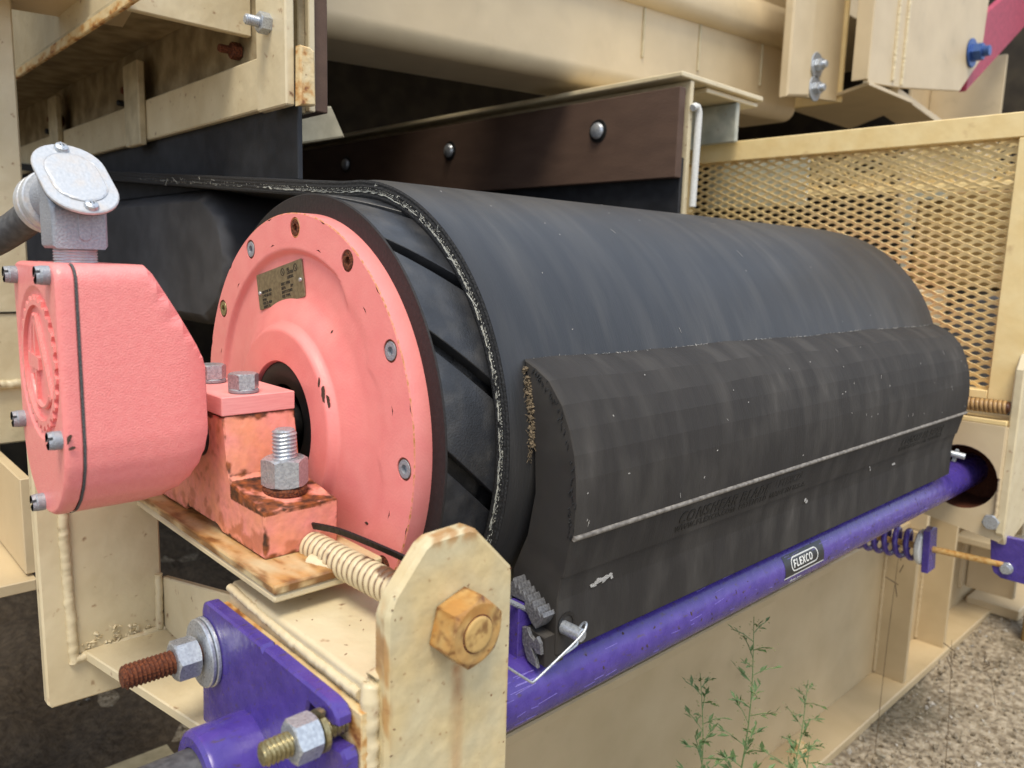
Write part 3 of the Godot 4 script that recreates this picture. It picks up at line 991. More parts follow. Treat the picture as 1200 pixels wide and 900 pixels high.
# --- mesh guard on the far side ----------------------------------------------------------------------------------------
func expanded(m: M, x: float, z0: float, z1: float, y0: float, y1: float, lwd: float, swd: float, w: float, th: float) -> void:
	var n := int((z1 - z0) / (lwd / 8.0))
	var rows := int((y1 - y0) / swd * 1.0)
	for r in rows + 1:
		for s in [0, 1]:
			var prev: Array = []
			for k in n + 1:
				var z := z0 + k * lwd / 8.0
				var ph := fposmod((z - z0) / lwd, 1.0)
				var tri: float = [0.5, 0.5, 0.17, -0.17, -0.5, -0.5, -0.17, 0.17][k % 8] * (1.0 if s == 0 else -1.0)
				var y: float = y0 + (r + 0.5 * s + 0.25) * swd + tri * swd * 0.42
				var a := Vector3(x, y, z)
				var tilt := Vector3(-0.35, 0.937, 0) * w / 2
				var thick := Vector3(0.937, 0.35, 0) * th / 2
				var now := PackedVector3Array([a - tilt - thick, a + tilt - thick, a + tilt + thick, a - tilt + thick])
				if k:
					var A := PackedVector3Array(prev)
					m.strip(A, now)
				prev = now

func guard() -> void:
	var t := thing("mesh_guard", "tan framed expanded metal guard beyond the far end of the belt", "guard", Vector3(0.95, -0.06, 0.0))
	var m := M.new()
	m.box(Vector3(0.945, 0.3145, -0.315), Vector3(0.975, 0.3475, 0.2745), 0.0012)
	part("top_rail", m, "cream_warm", t)
	m = M.new()
	m.box(Vector3(0.945, -0.042, 0.2235), Vector3(0.975, 0.314, 0.262), 0.0012)
	part("post", m, "cream_warm", t)
	m = M.new()
	m.box(Vector3(0.945, -0.042, -0.315), Vector3(0.975, 0.314, -0.302), 0.001)
	part("post", m, "cream_warm", t)
	m = M.new()
	m.box(Vector3(0.945, -0.042, -0.301), Vector3(0.975, -0.030, 0.223), 0.001)
	part("bottom_rail", m, "cream_warm", t)
	m = M.new()
	expanded(m, 0.960, -0.302, 0.225, -0.035, 0.318, 0.0285, 0.0122, 0.0050, 0.0016)
	part("expanded_mesh", m, "cream_warm", t, 20)
	t = thing("rear_mesh_guard", "second expanded metal guard sheet seen through the first", "guard", Vector3(1.5, 0.1, -0.2))
	m = M.new()
	expanded(m, 1.30, -0.32, 0.17, 0.296, 0.385, 0.0285, 0.0122, 0.0050, 0.0016)
	part("expanded_mesh", m, "cream_warm", t, 20)
	m = M.new()
	m.box(Vector3(1.294, 0.284, -0.33), Vector3(1.312, 0.296, 0.18), 0.001)
	part("bottom_rail", m, "cream_warm", t)
	t = thing("drive_cover", "tan sheet metal box standing behind the guard mesh", "cover", Vector3(1.3, -0.3, 0.1))
	m = M.new()
	m.box(Vector3(1.50, 0.105, -0.10), Vector3(1.75, 0.30, 0.30), 0.004)
	part("box", m, "ochre_shade", t)
	m = M.new()
	m.box(Vector3(1.64, -0.67, 0.16), Vector3(1.70, 0.106, 0.22), 0.003)
	part("leg", m, "ochre_shade", t)
	m = M.new()
	m.box(Vector3(1.49, 0.12, -0.118), Vector3(1.499, 0.305, -0.104), 0.001)
	m.box(Vector3(1.485, 0.285, -0.103), Vector3(1.499, 0.305, -0.04), 0.001)
	part("corner_trim", m, "white_paint", t)
	t = thing("rear_motor", "dark grey rounded motor low behind the guard mesh", "motor", Vector3(1.4, -0.3, 0.2))
	m = M.new()
	m.cyl(Vector3(1.42, -0.02, 0.10), Vector3.RIGHT, 0.118, 0.40, 0.01, 48)
	part("housing", m, "roller", t)
	m = M.new()
	m.box(Vector3(1.55, 0.085, 0.04), Vector3(1.72, 0.106, 0.15), 0.003)
	part("hanger", m, "roller", t)
	t = thing("inner_plate", "pale grey plate behind the left end of the guard mesh", "steel plate", Vector3(1.1, 0.25, -0.2))
	m = M.new()
	m.box(Vector3(1.06, 0.245, -0.33), Vector3(1.07, 0.342, -0.13), 0.001)
	part("plate", m, "white_paint", t)

# --- the pulley --------------------------------------------------------------------------------------------------------
func polar(x: float, r: float, deg: float) -> Vector3:
	return Vector3(x, r * sin(deg_to_rad(deg)), r * cos(deg_to_rad(deg)))

func drum() -> void:
	var t := thing("drum_pulley", "motorised pulley with a pink bolted end cover and black grooved lagging", "pulley", Vector3(0.45, -0.175, 0))
	var m := M.new()
	var rs := 0.149
	var a0 := 147.4
	# outer band of the cover with twelve screw holes
	var hole := 0.0078
	for s in 12:
		var ac := a0 - 30.0 * s
		var c := polar(0, rs, ac)
		var n := 60
		var inner := PackedVector3Array()
		var deep := PackedVector3Array()
		var border := PackedVector3Array()
		for k in n:
			var th := TAU * k / n
			var e := Vector3(0, 0, 1).rotated(Vector3.LEFT, -deg_to_rad(ac))
			var rad := c.normalized()
			var tang := Vector3.RIGHT.cross(rad)
			var dir := rad * sin(th) + tang * cos(th)
			inner.append(c + dir * hole)
			deep.append(c + dir * hole * 0.97 + Vector3(0.005, 0, 0))
			# the sector's border, in polar terms
			var p := Vector2(cos(th), sin(th))
			var sc := 1.0 / maxf(absf(p.x), absf(p.y))
			p *= sc
			var ang := ac - p.x * 15.0 * -1.0 * -1.0
			var rr := lerpf(0.138, 0.1592, (p.y + 1.0) / 2.0)
			border.append(polar(0, rr, ang))
		# seen from -x; order fixed by testing one triangle
		var nrm := (border[1] - border[0]).cross(inner[0] - border[0])
		for k in n:
			var j := (k + 1) % n
			if nrm.x < 0.0:
				m.q(border[k], border[j], inner[j], inner[k])
				m.q(inner[k], inner[j], deep[j], deep[k])
			else:
				m.q(border[j], border[k], inner[k], inner[j])
				m.q(inner[j], inner[k], deep[k], deep[j])
	# recessed field and hub, as one relief
	var field := func(r: float, deg: float) -> float:
		var d := 0.0
		var a := fposmod(deg, 360.0)
		var on := smooth(46.0, 58.0, a) * (1.0 - smooth(236.0, 250.0, a))
		var lip := 0.1335 - 0.010 * smooth(62.0, 46.0, a)
		d += 0.0045 * on * smooth(lip, lip - 0.005, r)
		# bosses behind the screws bulge into the lower field
		var near := fposmod(a - a0 + 15.0, 30.0) - 15.0
		d += 0.0007 * (1.0 - on) * smooth(0.132, 0.120, r) * smooth(3.0, 9.0, absf(near) + maxf(0.0, 0.125 - r) * 900.0)
		d *= smooth(0.076, 0.098, r)
		d -= 0.0065 * smooth(0.0785, 0.0725, r) + 0.0050 * smooth(0.108, 0.074, r)
		return d
	m.sheet(300, 46, func(u: float, v: float) -> Vector3:
		var r := 0.138 - (0.138 - 0.072) * v
		return polar(field.call(r, u * 360.0), r, u * 360.0))
	var hub := M.new()
	var ringp := func(x: float, r: float) -> PackedVector3Array:
		var a := PackedVector3Array()
		for k in 300:
			a.append(polar(x, r, 360.0 * k / 300))
		return a
	var loops := [[-0.0115, 0.072], [-0.0118, 0.0705], [-0.0112, 0.0485], [-0.0100, 0.0474], [-0.006, 0.0472]]
	for k in loops.size() - 1:
		m.strip(ringp.call(loops[k][0], loops[k][1]), ringp.call(loops[k + 1][0], loops[k + 1][1]))
	m.strip(ringp.call(0.0145, 0.16), ringp.call(0.0007, 0.16))
	var cover := part("end_cover", m, "pink", t, 40)
	m = M.new()
	m.strip(ringp.call(0.0007, 0.16), ringp.call(0.0, 0.1592))
	part("rusty_edge", m, "edge_wear", cover)
	# paint chips on the hub and face
	m = M.new()
	for ch in [[26.0, 0.0735, 0.0075, 0.0024, 75.0], [20.5, 0.0748, 0.006, 0.0022, 80.0], [33.0, 0.073, 0.004, 0.001, 60.0], [52.0, 0.095, 0.0016, 0.0010, 0.0], [-28.0, 0.118, 0.0022, 0.0012, 20.0]]:
		flake(m, polar(field.call(ch[1], ch[0]) - 0.0004, ch[1], ch[0]), Vector3(-1.0, 0.25 * sin(deg_to_rad(ch[0])), 0.25 * cos(deg_to_rad(ch[0]))), ch[2], ch[3], ch[4] + ch[0])
	part("paint_chip", m, "dark_chip", cover).set_meta("kind", "stuff")
	for s in 12:
		var ac := a0 - 30.0 * s
		var c := polar(0.003, rs, ac)
		m = M.new()
		m.lathe(P2([0.0076, 0.0006, 0.0076, 0.0022, 0.0066, 0.0028, 0.0066, 0.0]), c, Vector3.LEFT, 28)
		var rustring := m
		m = M.new()
		m.lathe(P2([0.0066, 0, 0.0066, 0.0022, 0.0061, 0.0030, 0.0031, 0.0030, 0.0029, 0.0004, 0, 0.0004]), c, Vector3.LEFT, 28)
		var sc := part("screw", m, "zinc_dull" if s in [1, 4, 5, 8] else "rusty", t)
		if s in [0, 7]:
			sc.material_override = mats.brass_zinc
		part("rust_ring", rustring, "rusty" if s != 2 else "rust_gold", sc)
	# seal, shaft
	m = M.new()
	m.lathe(P2([0.030, -0.004, 0.030, 0.005, 0.036, 0.0062, 0.0440, 0.0072, 0.0470, 0.0058, 0.0470, -0.004]), Vector3(-0.002, 0, 0), Vector3.LEFT, 64)
	part("seal", m, "seal", t)
	m = M.new()
	m.cyl(Vector3(0.0, 0, 0), Vector3.LEFT, 0.0165, 0.094)
	part("shaft", m, "steel_dark", t)
	# nameplate
	m = M.new()
	var pc := Vector3(0.0040, 0.1045, -0.0248)
	var al := Vector3(0, 0.20, 1).normalized()
	var upv := Vector3.RIGHT.cross(al) * -1.0
	if upv.y < 0:
		upv = -upv
	m.prism(P2([-0.0375, -0.0145, 0.0375, -0.0145, 0.0385, -0.0135, 0.0385, 0.0135, 0.0375, 0.0145, -0.0375, 0.0145, -0.0385, 0.0135, -0.0385, -0.0135]), pc, al, upv, -0.0002, 0.0012, 0.0002)
	var plate := part("nameplate", m, "tin", t)
	for s in [-1, 1]:
		m = M.new()
		m.lathe(P2([0.0018, 0, 0.0015, 0.0009, 0, 0.0013]), pc + al * (0.0345 * s) + upv * (-0.001) + Vector3.LEFT * 0.0012, Vector3.LEFT, 12)
		part("rivet", m, "zinc", plate)
	m = M.new()
	var rows := [[-0.031, -0.001, "MOTOR NO", 0.0021], [-0.031, -0.0042, "3 PH 60 HZ", 0.0021], [-0.031, -0.0072, "RPM", 0.0021], [-0.031, -0.0102, "VOLTS 460", 0.0021], [-0.031, -0.0130, "AMPS FL", 0.0019],
		[0.003, 0.0002, "BELT FPM", 0.0021], [0.003, -0.0030, "MFG", 0.0021], [0.018, -0.0030, "HP", 0.0021], [0.003, -0.0062, "DUTY CONT", 0.0021], [0.003, -0.0094, "OIL TYPE", 0.0021], [0.014, 0.0040, "SERIAL", 0.0023], [0.0145, 0.0100, "US", 0.0017], [0.0145, 0.0074, "LISTED", 0.0014]]
	for r in rows:
		say(m, r[2], r[3], 0.0002, func(p: Vector3) -> Vector3: return pc + al * (r[0] + p.x) + upv * (r[1] + p.y) + Vector3.LEFT * (0.0013 + p.z), true)
	for q in [[0.0075, 0.0094], [0.0285, 0.0094]]:
		var cc: Vector3 = pc + al * q[0] + upv * q[1] + Vector3.LEFT * 0.0012
		m.lathe(P2([0.0030, 0, 0.0030, 0.0002, 0.0024, 0.0002, 0.0024, 0]), cc, Vector3.LEFT, 24)
		m.bar(cc + al * -0.0008 + upv * 0.0015, cc + al * 0.0008 - upv * 0.0015, 0.0007, 0.0003, Vector3.LEFT, 0.0)
	part("lettering", m, "ink", plate)
	# steel rim and lagging with slanting grooves
	m = M.new()
	m.strip(ringp.call(0.0146, 0.1752), ringp.call(0.0138, 0.1742))
	m.strip(ringp.call(0.0138, 0.1742), ringp.call(0.0142, 0.160))
	part("rim", m, "rim", t)
	m = M.new()
	var prof: Array = []   # (angle, radius) of one of 14 sectors
	var sect := 360.0 / 14
	for k in 14:
		var b := k * sect + 51.9
		prof.append_array([[b - 2.5, 0.1752], [b - 2.3, 0.1748], [b - 2.15, 0.1665], [b + 2.15, 0.1665], [b + 2.3, 0.1748], [b + 2.5, 0.1752]])
		for i in range(1, 12):
			prof.append([b + 2.5 + (sect - 5.0) * i / 12.0, 0.1752])
	var prev := PackedVector3Array()
	for k in 40:
		var x := 0.0147 + 0.8653 * pow(k / 39.0, 1.6)
		var now := PackedVector3Array()
		for p in prof:
			now.append(polar(x, p[1], p[0] - (x - 0.0147) * 282.0))
		if k:
			m.strip(now, prev)
		prev = now
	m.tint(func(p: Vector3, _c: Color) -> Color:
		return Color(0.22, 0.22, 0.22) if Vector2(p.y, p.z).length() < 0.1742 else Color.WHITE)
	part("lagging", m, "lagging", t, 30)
	m = M.new()
	m.strip(ringp.call(0.881, 0.0), ringp.call(0.881, 0.175))
	part("far_cover", m, "pink", t)

func flake(m: M, at: Vector3, nrm: Vector3, a: float, b: float, turn: float) -> void:   # a thin ragged patch
	var f := M.frame(nrm)
	var tr := deg_to_rad(turn)
	var e1 := f.x * cos(tr) + f.y * sin(tr)
	var e2 := f.y * cos(tr) - f.x * sin(tr)
	var loop := PackedVector3Array()
	for k in 14:
		var th := TAU * k / 14
		var r := rng.randf_range(0.55, 1.1)
		loop.append(at + e1 * (a * r * cos(th)) + e2 * (b * r * sin(th)))
	for k in 14:
		m.t(at + f.z * 0.0002, loop[k], loop[(k + 1) % 14])
		m.t(loop[k], loop[k] - f.z * 0.0006, loop[(k + 1) % 14])

# --- the belt --------------------------------------------------------------------------------------------------------------
const BELT_X0 := 0.0555
const BELT_X1 := 0.842

func belt_at(s: float, x: float, r: float) -> Vector3:   # s: metres along the belt, 0 at the top of the pulley, negative towards the rear
	var half := PI * 0.19
	if s < 0.0:
		var e := minf(absf(x - BELT_X0), absf(BELT_X1 - x))
		var rise := 0.080 * (sqrt(s * s + 0.0009) - 0.03) * pow(1.0 - smooth(0.0, 0.30, e), 1.4) + 0.012 * smooth(0.7, 1.8, -s)
		var pull := 0.03 * smooth(0.1, 0.9, -s) * (1.0 - smooth(0.0, 0.4, absf(x - BELT_X0)))
		return Vector3(x + pull, r + rise, s)
	if s < half:
		var a := s / 0.19
		return Vector3(x, r * cos(a), r * sin(a))
	var b := s - half
	return Vector3(x, -r + b * 0.42, -b * 0.9)

func belt() -> void:
	var t := thing("conveyor_belt", "black rubber conveyor belt wrapped over the head pulley", "conveyor belt", Vector3(0.45, -0.19, 0.0))
	var ss := PackedFloat32Array()
	for k in 46:
		ss.append(-1.7 * pow(1.0 - k / 46.0, 1.3))
	for k in 73:
		ss.append(PI * 0.19 * k / 72.0)
	for k in 6:
		ss.append(PI * 0.19 + 0.35 * (k + 1) / 6.0)
	var xs := PackedFloat32Array()
	for k in 27:
		xs.append(lerpf(BELT_X0, BELT_X1, pow(k / 26.0, 1.25)))
	var m := M.new()
	var po := PackedVector3Array()
	var pi_ := PackedVector3Array()
	for s in ss:
		var ro := PackedVector3Array()
		var ri := PackedVector3Array()
		for k in xs.size():
			var x := xs[k]
			var e := 0.0016 if k == 0 or k == xs.size() - 1 else 0.0
			ro.append(belt_at(s, x + (0.0009 if k == 0 else 0.0), 0.1900 - e))
			ri.append(belt_at(s, x, 0.1756))
		if po.size():
			m.strip(po, ro, false)
			m.strip(ri, pi_, false)
		po = ro
		pi_ = ri
	var b := part("carcass", m, "belt", t, 40)
	m = M.new()
	var prev: Array = []
	for s in ss:
		var col := PackedVector3Array()
		for k in 9:
			var r := lerpf(0.1756, 0.1888, k / 8.0)
			var inx: float = [0.0006, 0.0, 0.0004, 0.0, 0.0006, 0.0, 0.0004, 0.0, 0.0006][k]
			col.append(belt_at(s, BELT_X0 + inx - 0.0004, r))
		if prev.size():
			m.strip(PackedVector3Array(prev), col, false)
		prev = col
	part("cut_edge", m, "belt_edge", t, 20)
	# frayed white carcass threads along the cut edge
	m = M.new()
	for k in 1300:
		var s := rng.randf_range(-0.16, 0.50) if k < 1100 else rng.randf_range(-0.55, 0.0)
		var ly := rng.randi() % 3
		var r: float = [0.1801, 0.1815, 0.1829][ly] + rng.randf_range(-0.00035, 0.00035) * (2.0 if ly == 0 else 1.0)
		var w := 0.00008 + 0.00009 * rng.randf()
		var l := rng.randf_range(0.0005, 0.0012) if ly != 0 else rng.randf_range(0.002, 0.0075)
		var x := BELT_X0 - 0.0006
		var drift := rng.randf_range(-0.00025, 0.00025)
		var a := belt_at(s, x, r)
		var c := belt_at(s + l, x - rng.randf_range(0, 0.0005), r + drift)
		m.bar(a, c, w * 1.5, w * 1.4, Vector3.RIGHT, 0.0)
	for k in 18:   # a few loose ends that stick out
		var s := rng.randf_range(-0.45, 0.42)
		var r := rng.randf_range(0.179, 0.187)
		var a := belt_at(s, BELT_X0, r)
		var l := rng.randf_range(0.003, 0.011)
		m.tube(PackedVector3Array([a, a + Vector3(-l * 0.4, rng.randf_range(-l, l) * 0.4, rng.randf_range(-l, l) * 0.5), a + Vector3(-l * 0.6, rng.randf_range(-l, l), rng.randf_range(-l, l))]), 0.00018, 4)
	var fr := part("frayed_threads", m, "thread_white", t)
	fr.set_meta("kind", "stuff")
	# scuffs on the belt: small pale nicks and scratches
	m = M.new()
	for k in 36:
		var s := rng.randf_range(-0.1, 0.36)
		var x := rng.randf_range(0.07, 0.83)
		var p := belt_at(s, x, 0.19015)
		var n := Vector3(0, p.y, p.z) if s > 0 else Vector3.UP
		if rng.randf() < 0.8:
			flake(m, p, n, rng.randf_range(0.0005, 0.0011), 0.0005, rng.randf() * 180)
		else:
			var l := rng.randf_range(0.004, 0.012)
			var an := rng.randf_range(-0.5, 0.5) + (0.0 if rng.randf() < 0.7 else 1.2)
			var q := belt_at(s + l * cos(an), x + l * sin(an), 0.19015)
			m.bar(p, q, 0.0003, 0.0002, n, 0.0)
	part("scuff", m, "chip", b).set_meta("kind", "stuff")

# --- pink shaft bracket, rusty mounting plate ------------------------------------------------------------------------------
func edge_rust(d: float, p: Vector3, wide: float) -> float:   # 0..1, more rust close to an edge, ragged
	return smooth(0.0, 0.35, wear.get_noise_3dv(p) * 0.55 + wear.get_noise_3dv(p * 0.33) * 0.5 + 0.62 * (1.0 - d / wide) - 0.30)

func shaft_mount() -> void:
	var t := thing("shaft_bracket", "chipped pink and rusty shaft bracket clamping the pulley shaft", "bracket", Vector3(-0.046, -0.065, 0.0))
	var m := M.new()
	var prof := P2([-0.0655, -0.100, -0.0335, -0.101, -0.0265, -0.056, 0.0178, -0.041, 0.0178, 0.0405, -0.022, 0.0475, -0.0265, 0.0505, -0.0345, 0.100, -0.0655, 0.099, -0.0655, 0.034, -0.062, 0.026, -0.062, -0.026, -0.0655, -0.034])
	m.px(prof, -0.073, -0.0195, 0.0012)
	m.cut(0.0016)
	var pink := lin(0.93, 0.585, 0.54)
	var orange := lin(0.93, 0.605, 0.47)
	var brown := lin(0.24, 0.15, 0.10)
	var rusto := lin(0.66, 0.36, 0.18)
	var poly := M.ccw(prof)
	m.tint(func(p: Vector3, _c: Color) -> Color:
		var d2 := 1.0
		var q := Vector2(p.y, p.z)
		for k in poly.size():
			var near := Geometry2D.get_closest_point_to_segment(q, poly[k], poly[(k + 1) % poly.size()])
			d2 = minf(d2, near.distance_to(q))
		var dx := minf(absf(p.x + 0.073), absf(p.x + 0.0195))
		var d := 0.0
		if absf(p.x + 0.073) < 0.0006:
			d = d2
		elif d2 < 0.0006:
			var corner := 1.0
			for k in poly.size():
				corner = minf(corner, poly[k].distance_to(q))
			d = minf(dx, corner)
		var foot := p.z > 0.0 and absf(p.y + 0.031) < 0.0062 and p.z > 0.0495
		var e := edge_rust(minf(d, 0.012), p, 0.0042)
		if foot:
			e = maxf(e, smooth(-0.28, 0.12, wear.get_noise_3dv(p * 0.5) + 0.25 * smooth(0.07, 0.05, p.z)))
		var side := absf(p.x + 0.073) < 0.0006
		var base := pink.lerp(orange, clampf(0.45 + wear.get_noise_3dv(p * 0.3) * 1.2, 0.0, 1.0))
		if side:
			base = base.lerp(rusto, smooth(0.22, 0.6, wear.get_noise_3dv(p * 0.6) + 0.40 * smooth(-0.035, -0.064, p.y)) * 0.6)
		if p.y < -0.055 and not side:
			base = base.lerp(rusto, smooth(0.12, 0.4, wear.get_noise_3dv(p * 0.5) + 0.12 * smooth(-0.055, -0.064, p.y)) * 0.5)
		var mix := brown.lerp(rusto, clampf(0.35 + wear.get_noise_3dv(p * 1.4) * 0.9, 0.0, 1.0))
		return base.lerp(mix, e))
	part("base_block", m, "pink_worn", t, 30)
	m = M.new()
	m.box(Vector3(-0.0740, 0.0186, -0.0415), Vector3(-0.0200, 0.0316, 0.0415), 0.0006)
	part("cap_plate", m, "pink_plain", t)
	m = M.new()
	m.box(Vector3(-0.0728, 0.0170, -0.0405), Vector3(-0.0212, 0.0187, 0.0405), 0.0003)
	part("rust_seam", m, "rusty", t)
	for z in [0.0275, -0.0275]:
		m = M.new()
		m.hexa(Vector3(-0.052, 0.0350, z), Vector3.UP, 0.0185, 0.0105, 0.35)
		var bo := part("cap_bolt", m, "zinc", t)
		m = M.new()
		m.washer(Vector3(-0.052, 0.0317, z), Vector3.UP, 0.006, 0.0103, 0.0032)
		part("spring_washer", m, "zinc_dull", bo)
	for z in [0.0735, -0.0735]:
		m = M.new()
		m.thread(Vector3(-0.045, -0.030, z), Vector3.UP, 0.0085, 0.0425, 0.0026, 32)
		var st := part("foot_stud", m, "zinc", t)
		m = M.new()
		m.hexa(Vector3(-0.045, -0.0265, z), Vector3.UP, 0.027, 0.0195, 0.15, true)
		part("nut", m, "zinc", st)
		m = M.new()
		m.washer(Vector3(-0.045, -0.0325, z), Vector3.UP, 0.009, 0.0148, 0.0058)
		part("washer", m, "rusty", st)
	# mounting plate
	t = thing("mounting_plate", "rust stained cream mounting plate under the pink shaft bracket", "steel plate", Vector3(-0.055, -0.0715, -0.05))
	m = M.new()
	m.box(Vector3(-0.0872, -0.0722, -0.62), Vector3(-0.0105, -0.0660, 0.1405), 0.0012)
	m.cut(0.006)
	var tan_ := lin(0.74, 0.56, 0.33)
	var crm := lin(0.80, 0.73, 0.57)
	var brn := lin(0.40, 0.24, 0.13)
	m.tint(func(p: Vector3, _c: Color) -> Color:
		var s := wear.get_noise_3dv(p * Vector3(0.35, 0.35, 0.12))
		var fine_ := wear.get_noise_3dv(p * Vector3(1.2, 1.2, 0.35))
		var top := p.y > -0.0673
		var c := crm.lerp(tan_, clampf(0.62 + s * 1.6 + fine_ * 0.5 + (0.15 if top else -0.1), 0, 1))
		var ed := minf(absf(p.z - 0.1405), absf(p.x + 0.0872))
		var r := smooth(0.05, 0.45, fine_ * 0.7 + s * 0.5 + (0.22 * smooth(0.008, 0.0, ed)) + (0.12 if p.z > 0.1395 else 0.0))
		return c.lerp(brn, r * 0.75))
	part("plate", m, "white_worn", t)
	m = M.new()
	m.box(Vector3(-0.0868, -0.0775, -0.62), Vector3(-0.0165, -0.0726, 0.1395), 0.0012)
	part("rail_flange", m, "cream", t)
	m = M.new()
	m.bead(P3([-0.050, -0.0675, 0.116, -0.042, -0.069, 0.138]), 0.0060, rng)
	part("weld_bead", m, "cream", t, 80)

# --- pink terminal box -----------------------------------------------------------------------------------------------------
func box_outline(n: int, grow := 0.0) -> PackedVector2Array:   # (y, z) seen along the shaft: flat top, straight sides, round bottom
	var p := PackedVector2Array()
	var hw := 0.0525 + grow
	var top := 0.1195 + grow
	var cy := 0.0125
	var rc := 0.010
	var raw := PackedVector2Array()
	for k in 13:   # bottom half circle
		var a := -PI / 2 + PI * (k / 12.0)
		raw.append(Vector2(cy - hw * cos(a), hw * sin(a)))
	for k in 5:
		var a := PI / 2 * k / 4.0
		raw.append(Vector2(top - rc + rc * sin(a), hw - rc + rc * cos(a)))
	for k in 5:
		var a := PI / 2 * k / 4.0
		raw.append(Vector2(top - rc + rc * cos(a), -hw + rc - rc * sin(a)))
	# resample around the emblem's centre so that rings match
	var c := Vector2(0.057, 0.0)
	for i in n:
		var th := TAU * i / n
		var d := Vector2(sin(th), cos(th))
		var best := 0.0
		for k in raw.size():
			var h: Variant = Geometry2D.segment_intersects_segment(c, c + d * 0.4, raw[k], raw[(k + 1) % raw.size()])
			if h != null:
				best = maxf(best, (h - c).length())
		p.append(c + d * best)
	return p

func terminal_box() -> void:
	var t := thing("terminal_box", "pink cast terminal box with an embossed gear emblem on its lid", "junction box", Vector3(-0.13, -0.041, 0.0))
	var n := 160
	var out := box_outline(n)
	var c := Vector2(0.057, 0.0)
	var at := func(p: PackedVector2Array, x: float) -> PackedVector3Array:
		var a := PackedVector3Array()
		for q in p:
			a.append(Vector3(x, q.x, q.y))
		return a
	var inw := func(d: float) -> PackedVector2Array:
		var a := PackedVector2Array()
		for q in out:
			a.append(c + (q - c) * (1.0 - d / (q - c).length()))
		return a
	var circ := func(r: float) -> PackedVector2Array:
		var a := PackedVector2Array()
		for i in n:
			a.append(c + Vector2(sin(TAU * i / n), cos(TAU * i / n)) * r)
		return a
	# lid: dish, face, rounded rim
	var m := M.new()
	var loops := [at.call(circ.call(0.0005), -0.1698), at.call(circ.call(0.0445), -0.1698), at.call(circ.call(0.0462), -0.1704), at.call(circ.call(0.0475), -0.1717), at.call(circ.call(0.0488), -0.1722)]
	for d in [[0.0030, -0.1722], [0.0018, -0.1717], [0.0008, -0.1708], [0.0002, -0.1695], [0.0, -0.1680], [0.0, -0.1632], [0.0009, -0.1622]]:
		loops.append(at.call(inw.call(d[0]), d[1]))
	for k in loops.size() - 1:
		m.strip(loops[k + 1], loops[k])
	part("lid", m, "pink_cast", t, 50)
	m = M.new()
	m.strip(at.call(inw.call(-0.0002), -0.1607), at.call(inw.call(-0.0002), -0.1623))
	part("gasket", m, "gasket", t)
	# housing: the outline again, cut down by the sloping top and the rounded rear
	m = M.new()
	var prev := PackedVector3Array()
	var stations := [[-0.1608, 0.12, -0.05], [-0.1596, 0.1225, -0.05], [-0.150, 0.1235, -0.05], [-0.132, 0.1235, -0.05], [-0.1265, 0.1222, -0.045], [-0.1215, 0.1190, -0.0405], [-0.1170, 0.1135, -0.0385], [-0.110, 0.1020, -0.034], [-0.102, 0.0885, -0.0275], [-0.0955, 0.0765, -0.019], [-0.0915, 0.0690, -0.011], [-0.0885, 0.0620, -0.001], [-0.0865, 0.0560, 0.010]]
	for k in stations.size():
		var st: Array = stations[k]
		var ins := 0.0009 if k == 0 else 0.0 if k < 9 else 0.0003 + 0.0013 * (k - 8)
		var loop: PackedVector3Array = at.call(inw.call(ins), st[0])
		for i in n:
			var q := loop[i]
			var soft := 0.004
			q.y = minf(q.y, st[1] + soft * 0.2)
			q.y = maxf(q.y, st[2])
			# pull in the corners that a flat cut leaves
			if k > 3:
				var zz := absf(q.z)
				var over := maxf(0.0, q.y - (st[1] - 0.008)) / 0.008
				q.z = signf(q.z) * minf(zz, 0.0525 - 0.006 * over * over)
			loop[i] = q
		if k:
			m.strip(prev, loop)
		prev = loop
	m.cap(prev)
	part("housing", m, "pink_cast", t, 46)
	# gear emblem raised in the dish
	m = M.new()
	var teeth := 28
	var ro := PackedVector3Array()
	var ri := PackedVector3Array()
	var x0 := -0.1697
	var x1 := -0.1722
	for k in teeth * 6:
		var th := TAU * k / (teeth * 6)
		var s := k % 6
		var r := 0.0425 if s in [1, 2, 3] else 0.0395
		ro.append(Vector3(0, c.x + r * sin(th), c.y + r * cos(th)))
		ri.append(Vector3(0, c.x + 0.0362 * sin(th), c.y + 0.0362 * cos(th)))
	var lift := func(a: PackedVector3Array, x: float) -> PackedVector3Array:
		var b := PackedVector3Array()
		for q in a:
			b.append(Vector3(x, q.y, q.z))
		return b
	m.strip(lift.call(ro, x0), lift.call(ro, x1))
	m.strip(lift.call(ro, x1), lift.call(ri, x1))
	m.strip(lift.call(ri, x1), lift.call(ri, x0))
	for k in m.v.size() / 3:   # seen from -x
		var q := m.v[3 * k + 1]
		m.v[3 * k + 1] = m.v[3 * k + 2]
		m.v[3 * k + 2] = q
	# compasses and hammer inside the gear
	var e := func(y: float, z: float) -> Vector3: return Vector3(-0.1707, c.x + y, c.y + z)
	m.bar(e.call(0.030, -0.004), e.call(-0.020, 0.0265), 0.0048, 0.0026, Vector3.LEFT, 0.0004)
	m.bar(e.call(0.030, -0.006), e.call(-0.030, -0.008), 0.0032, 0.0026, Vector3.LEFT, 0.0004)
	m.bar(e.call(0.0015, -0.024), e.call(-0.0005, 0.001), 0.0085, 0.003, Vector3.LEFT, 0.0004)
	m.tube(PackedVector3Array([e.call(0.030, -0.006), e.call(0.022, -0.0125), e.call(0.010, -0.016), e.call(-0.002, -0.018)]), 0.0018, 8)
	var arc := PackedVector3Array()
	for k in 15:
		var th := deg_to_rad(200 + 120.0 * k / 14)
		arc.append(e.call(0.0 + 0.027 * sin(th), 0.003 + 0.026 * cos(th)))
	m.tube(arc, 0.0017, 8)
	part("gear_emblem", m, "pink_cast", t)
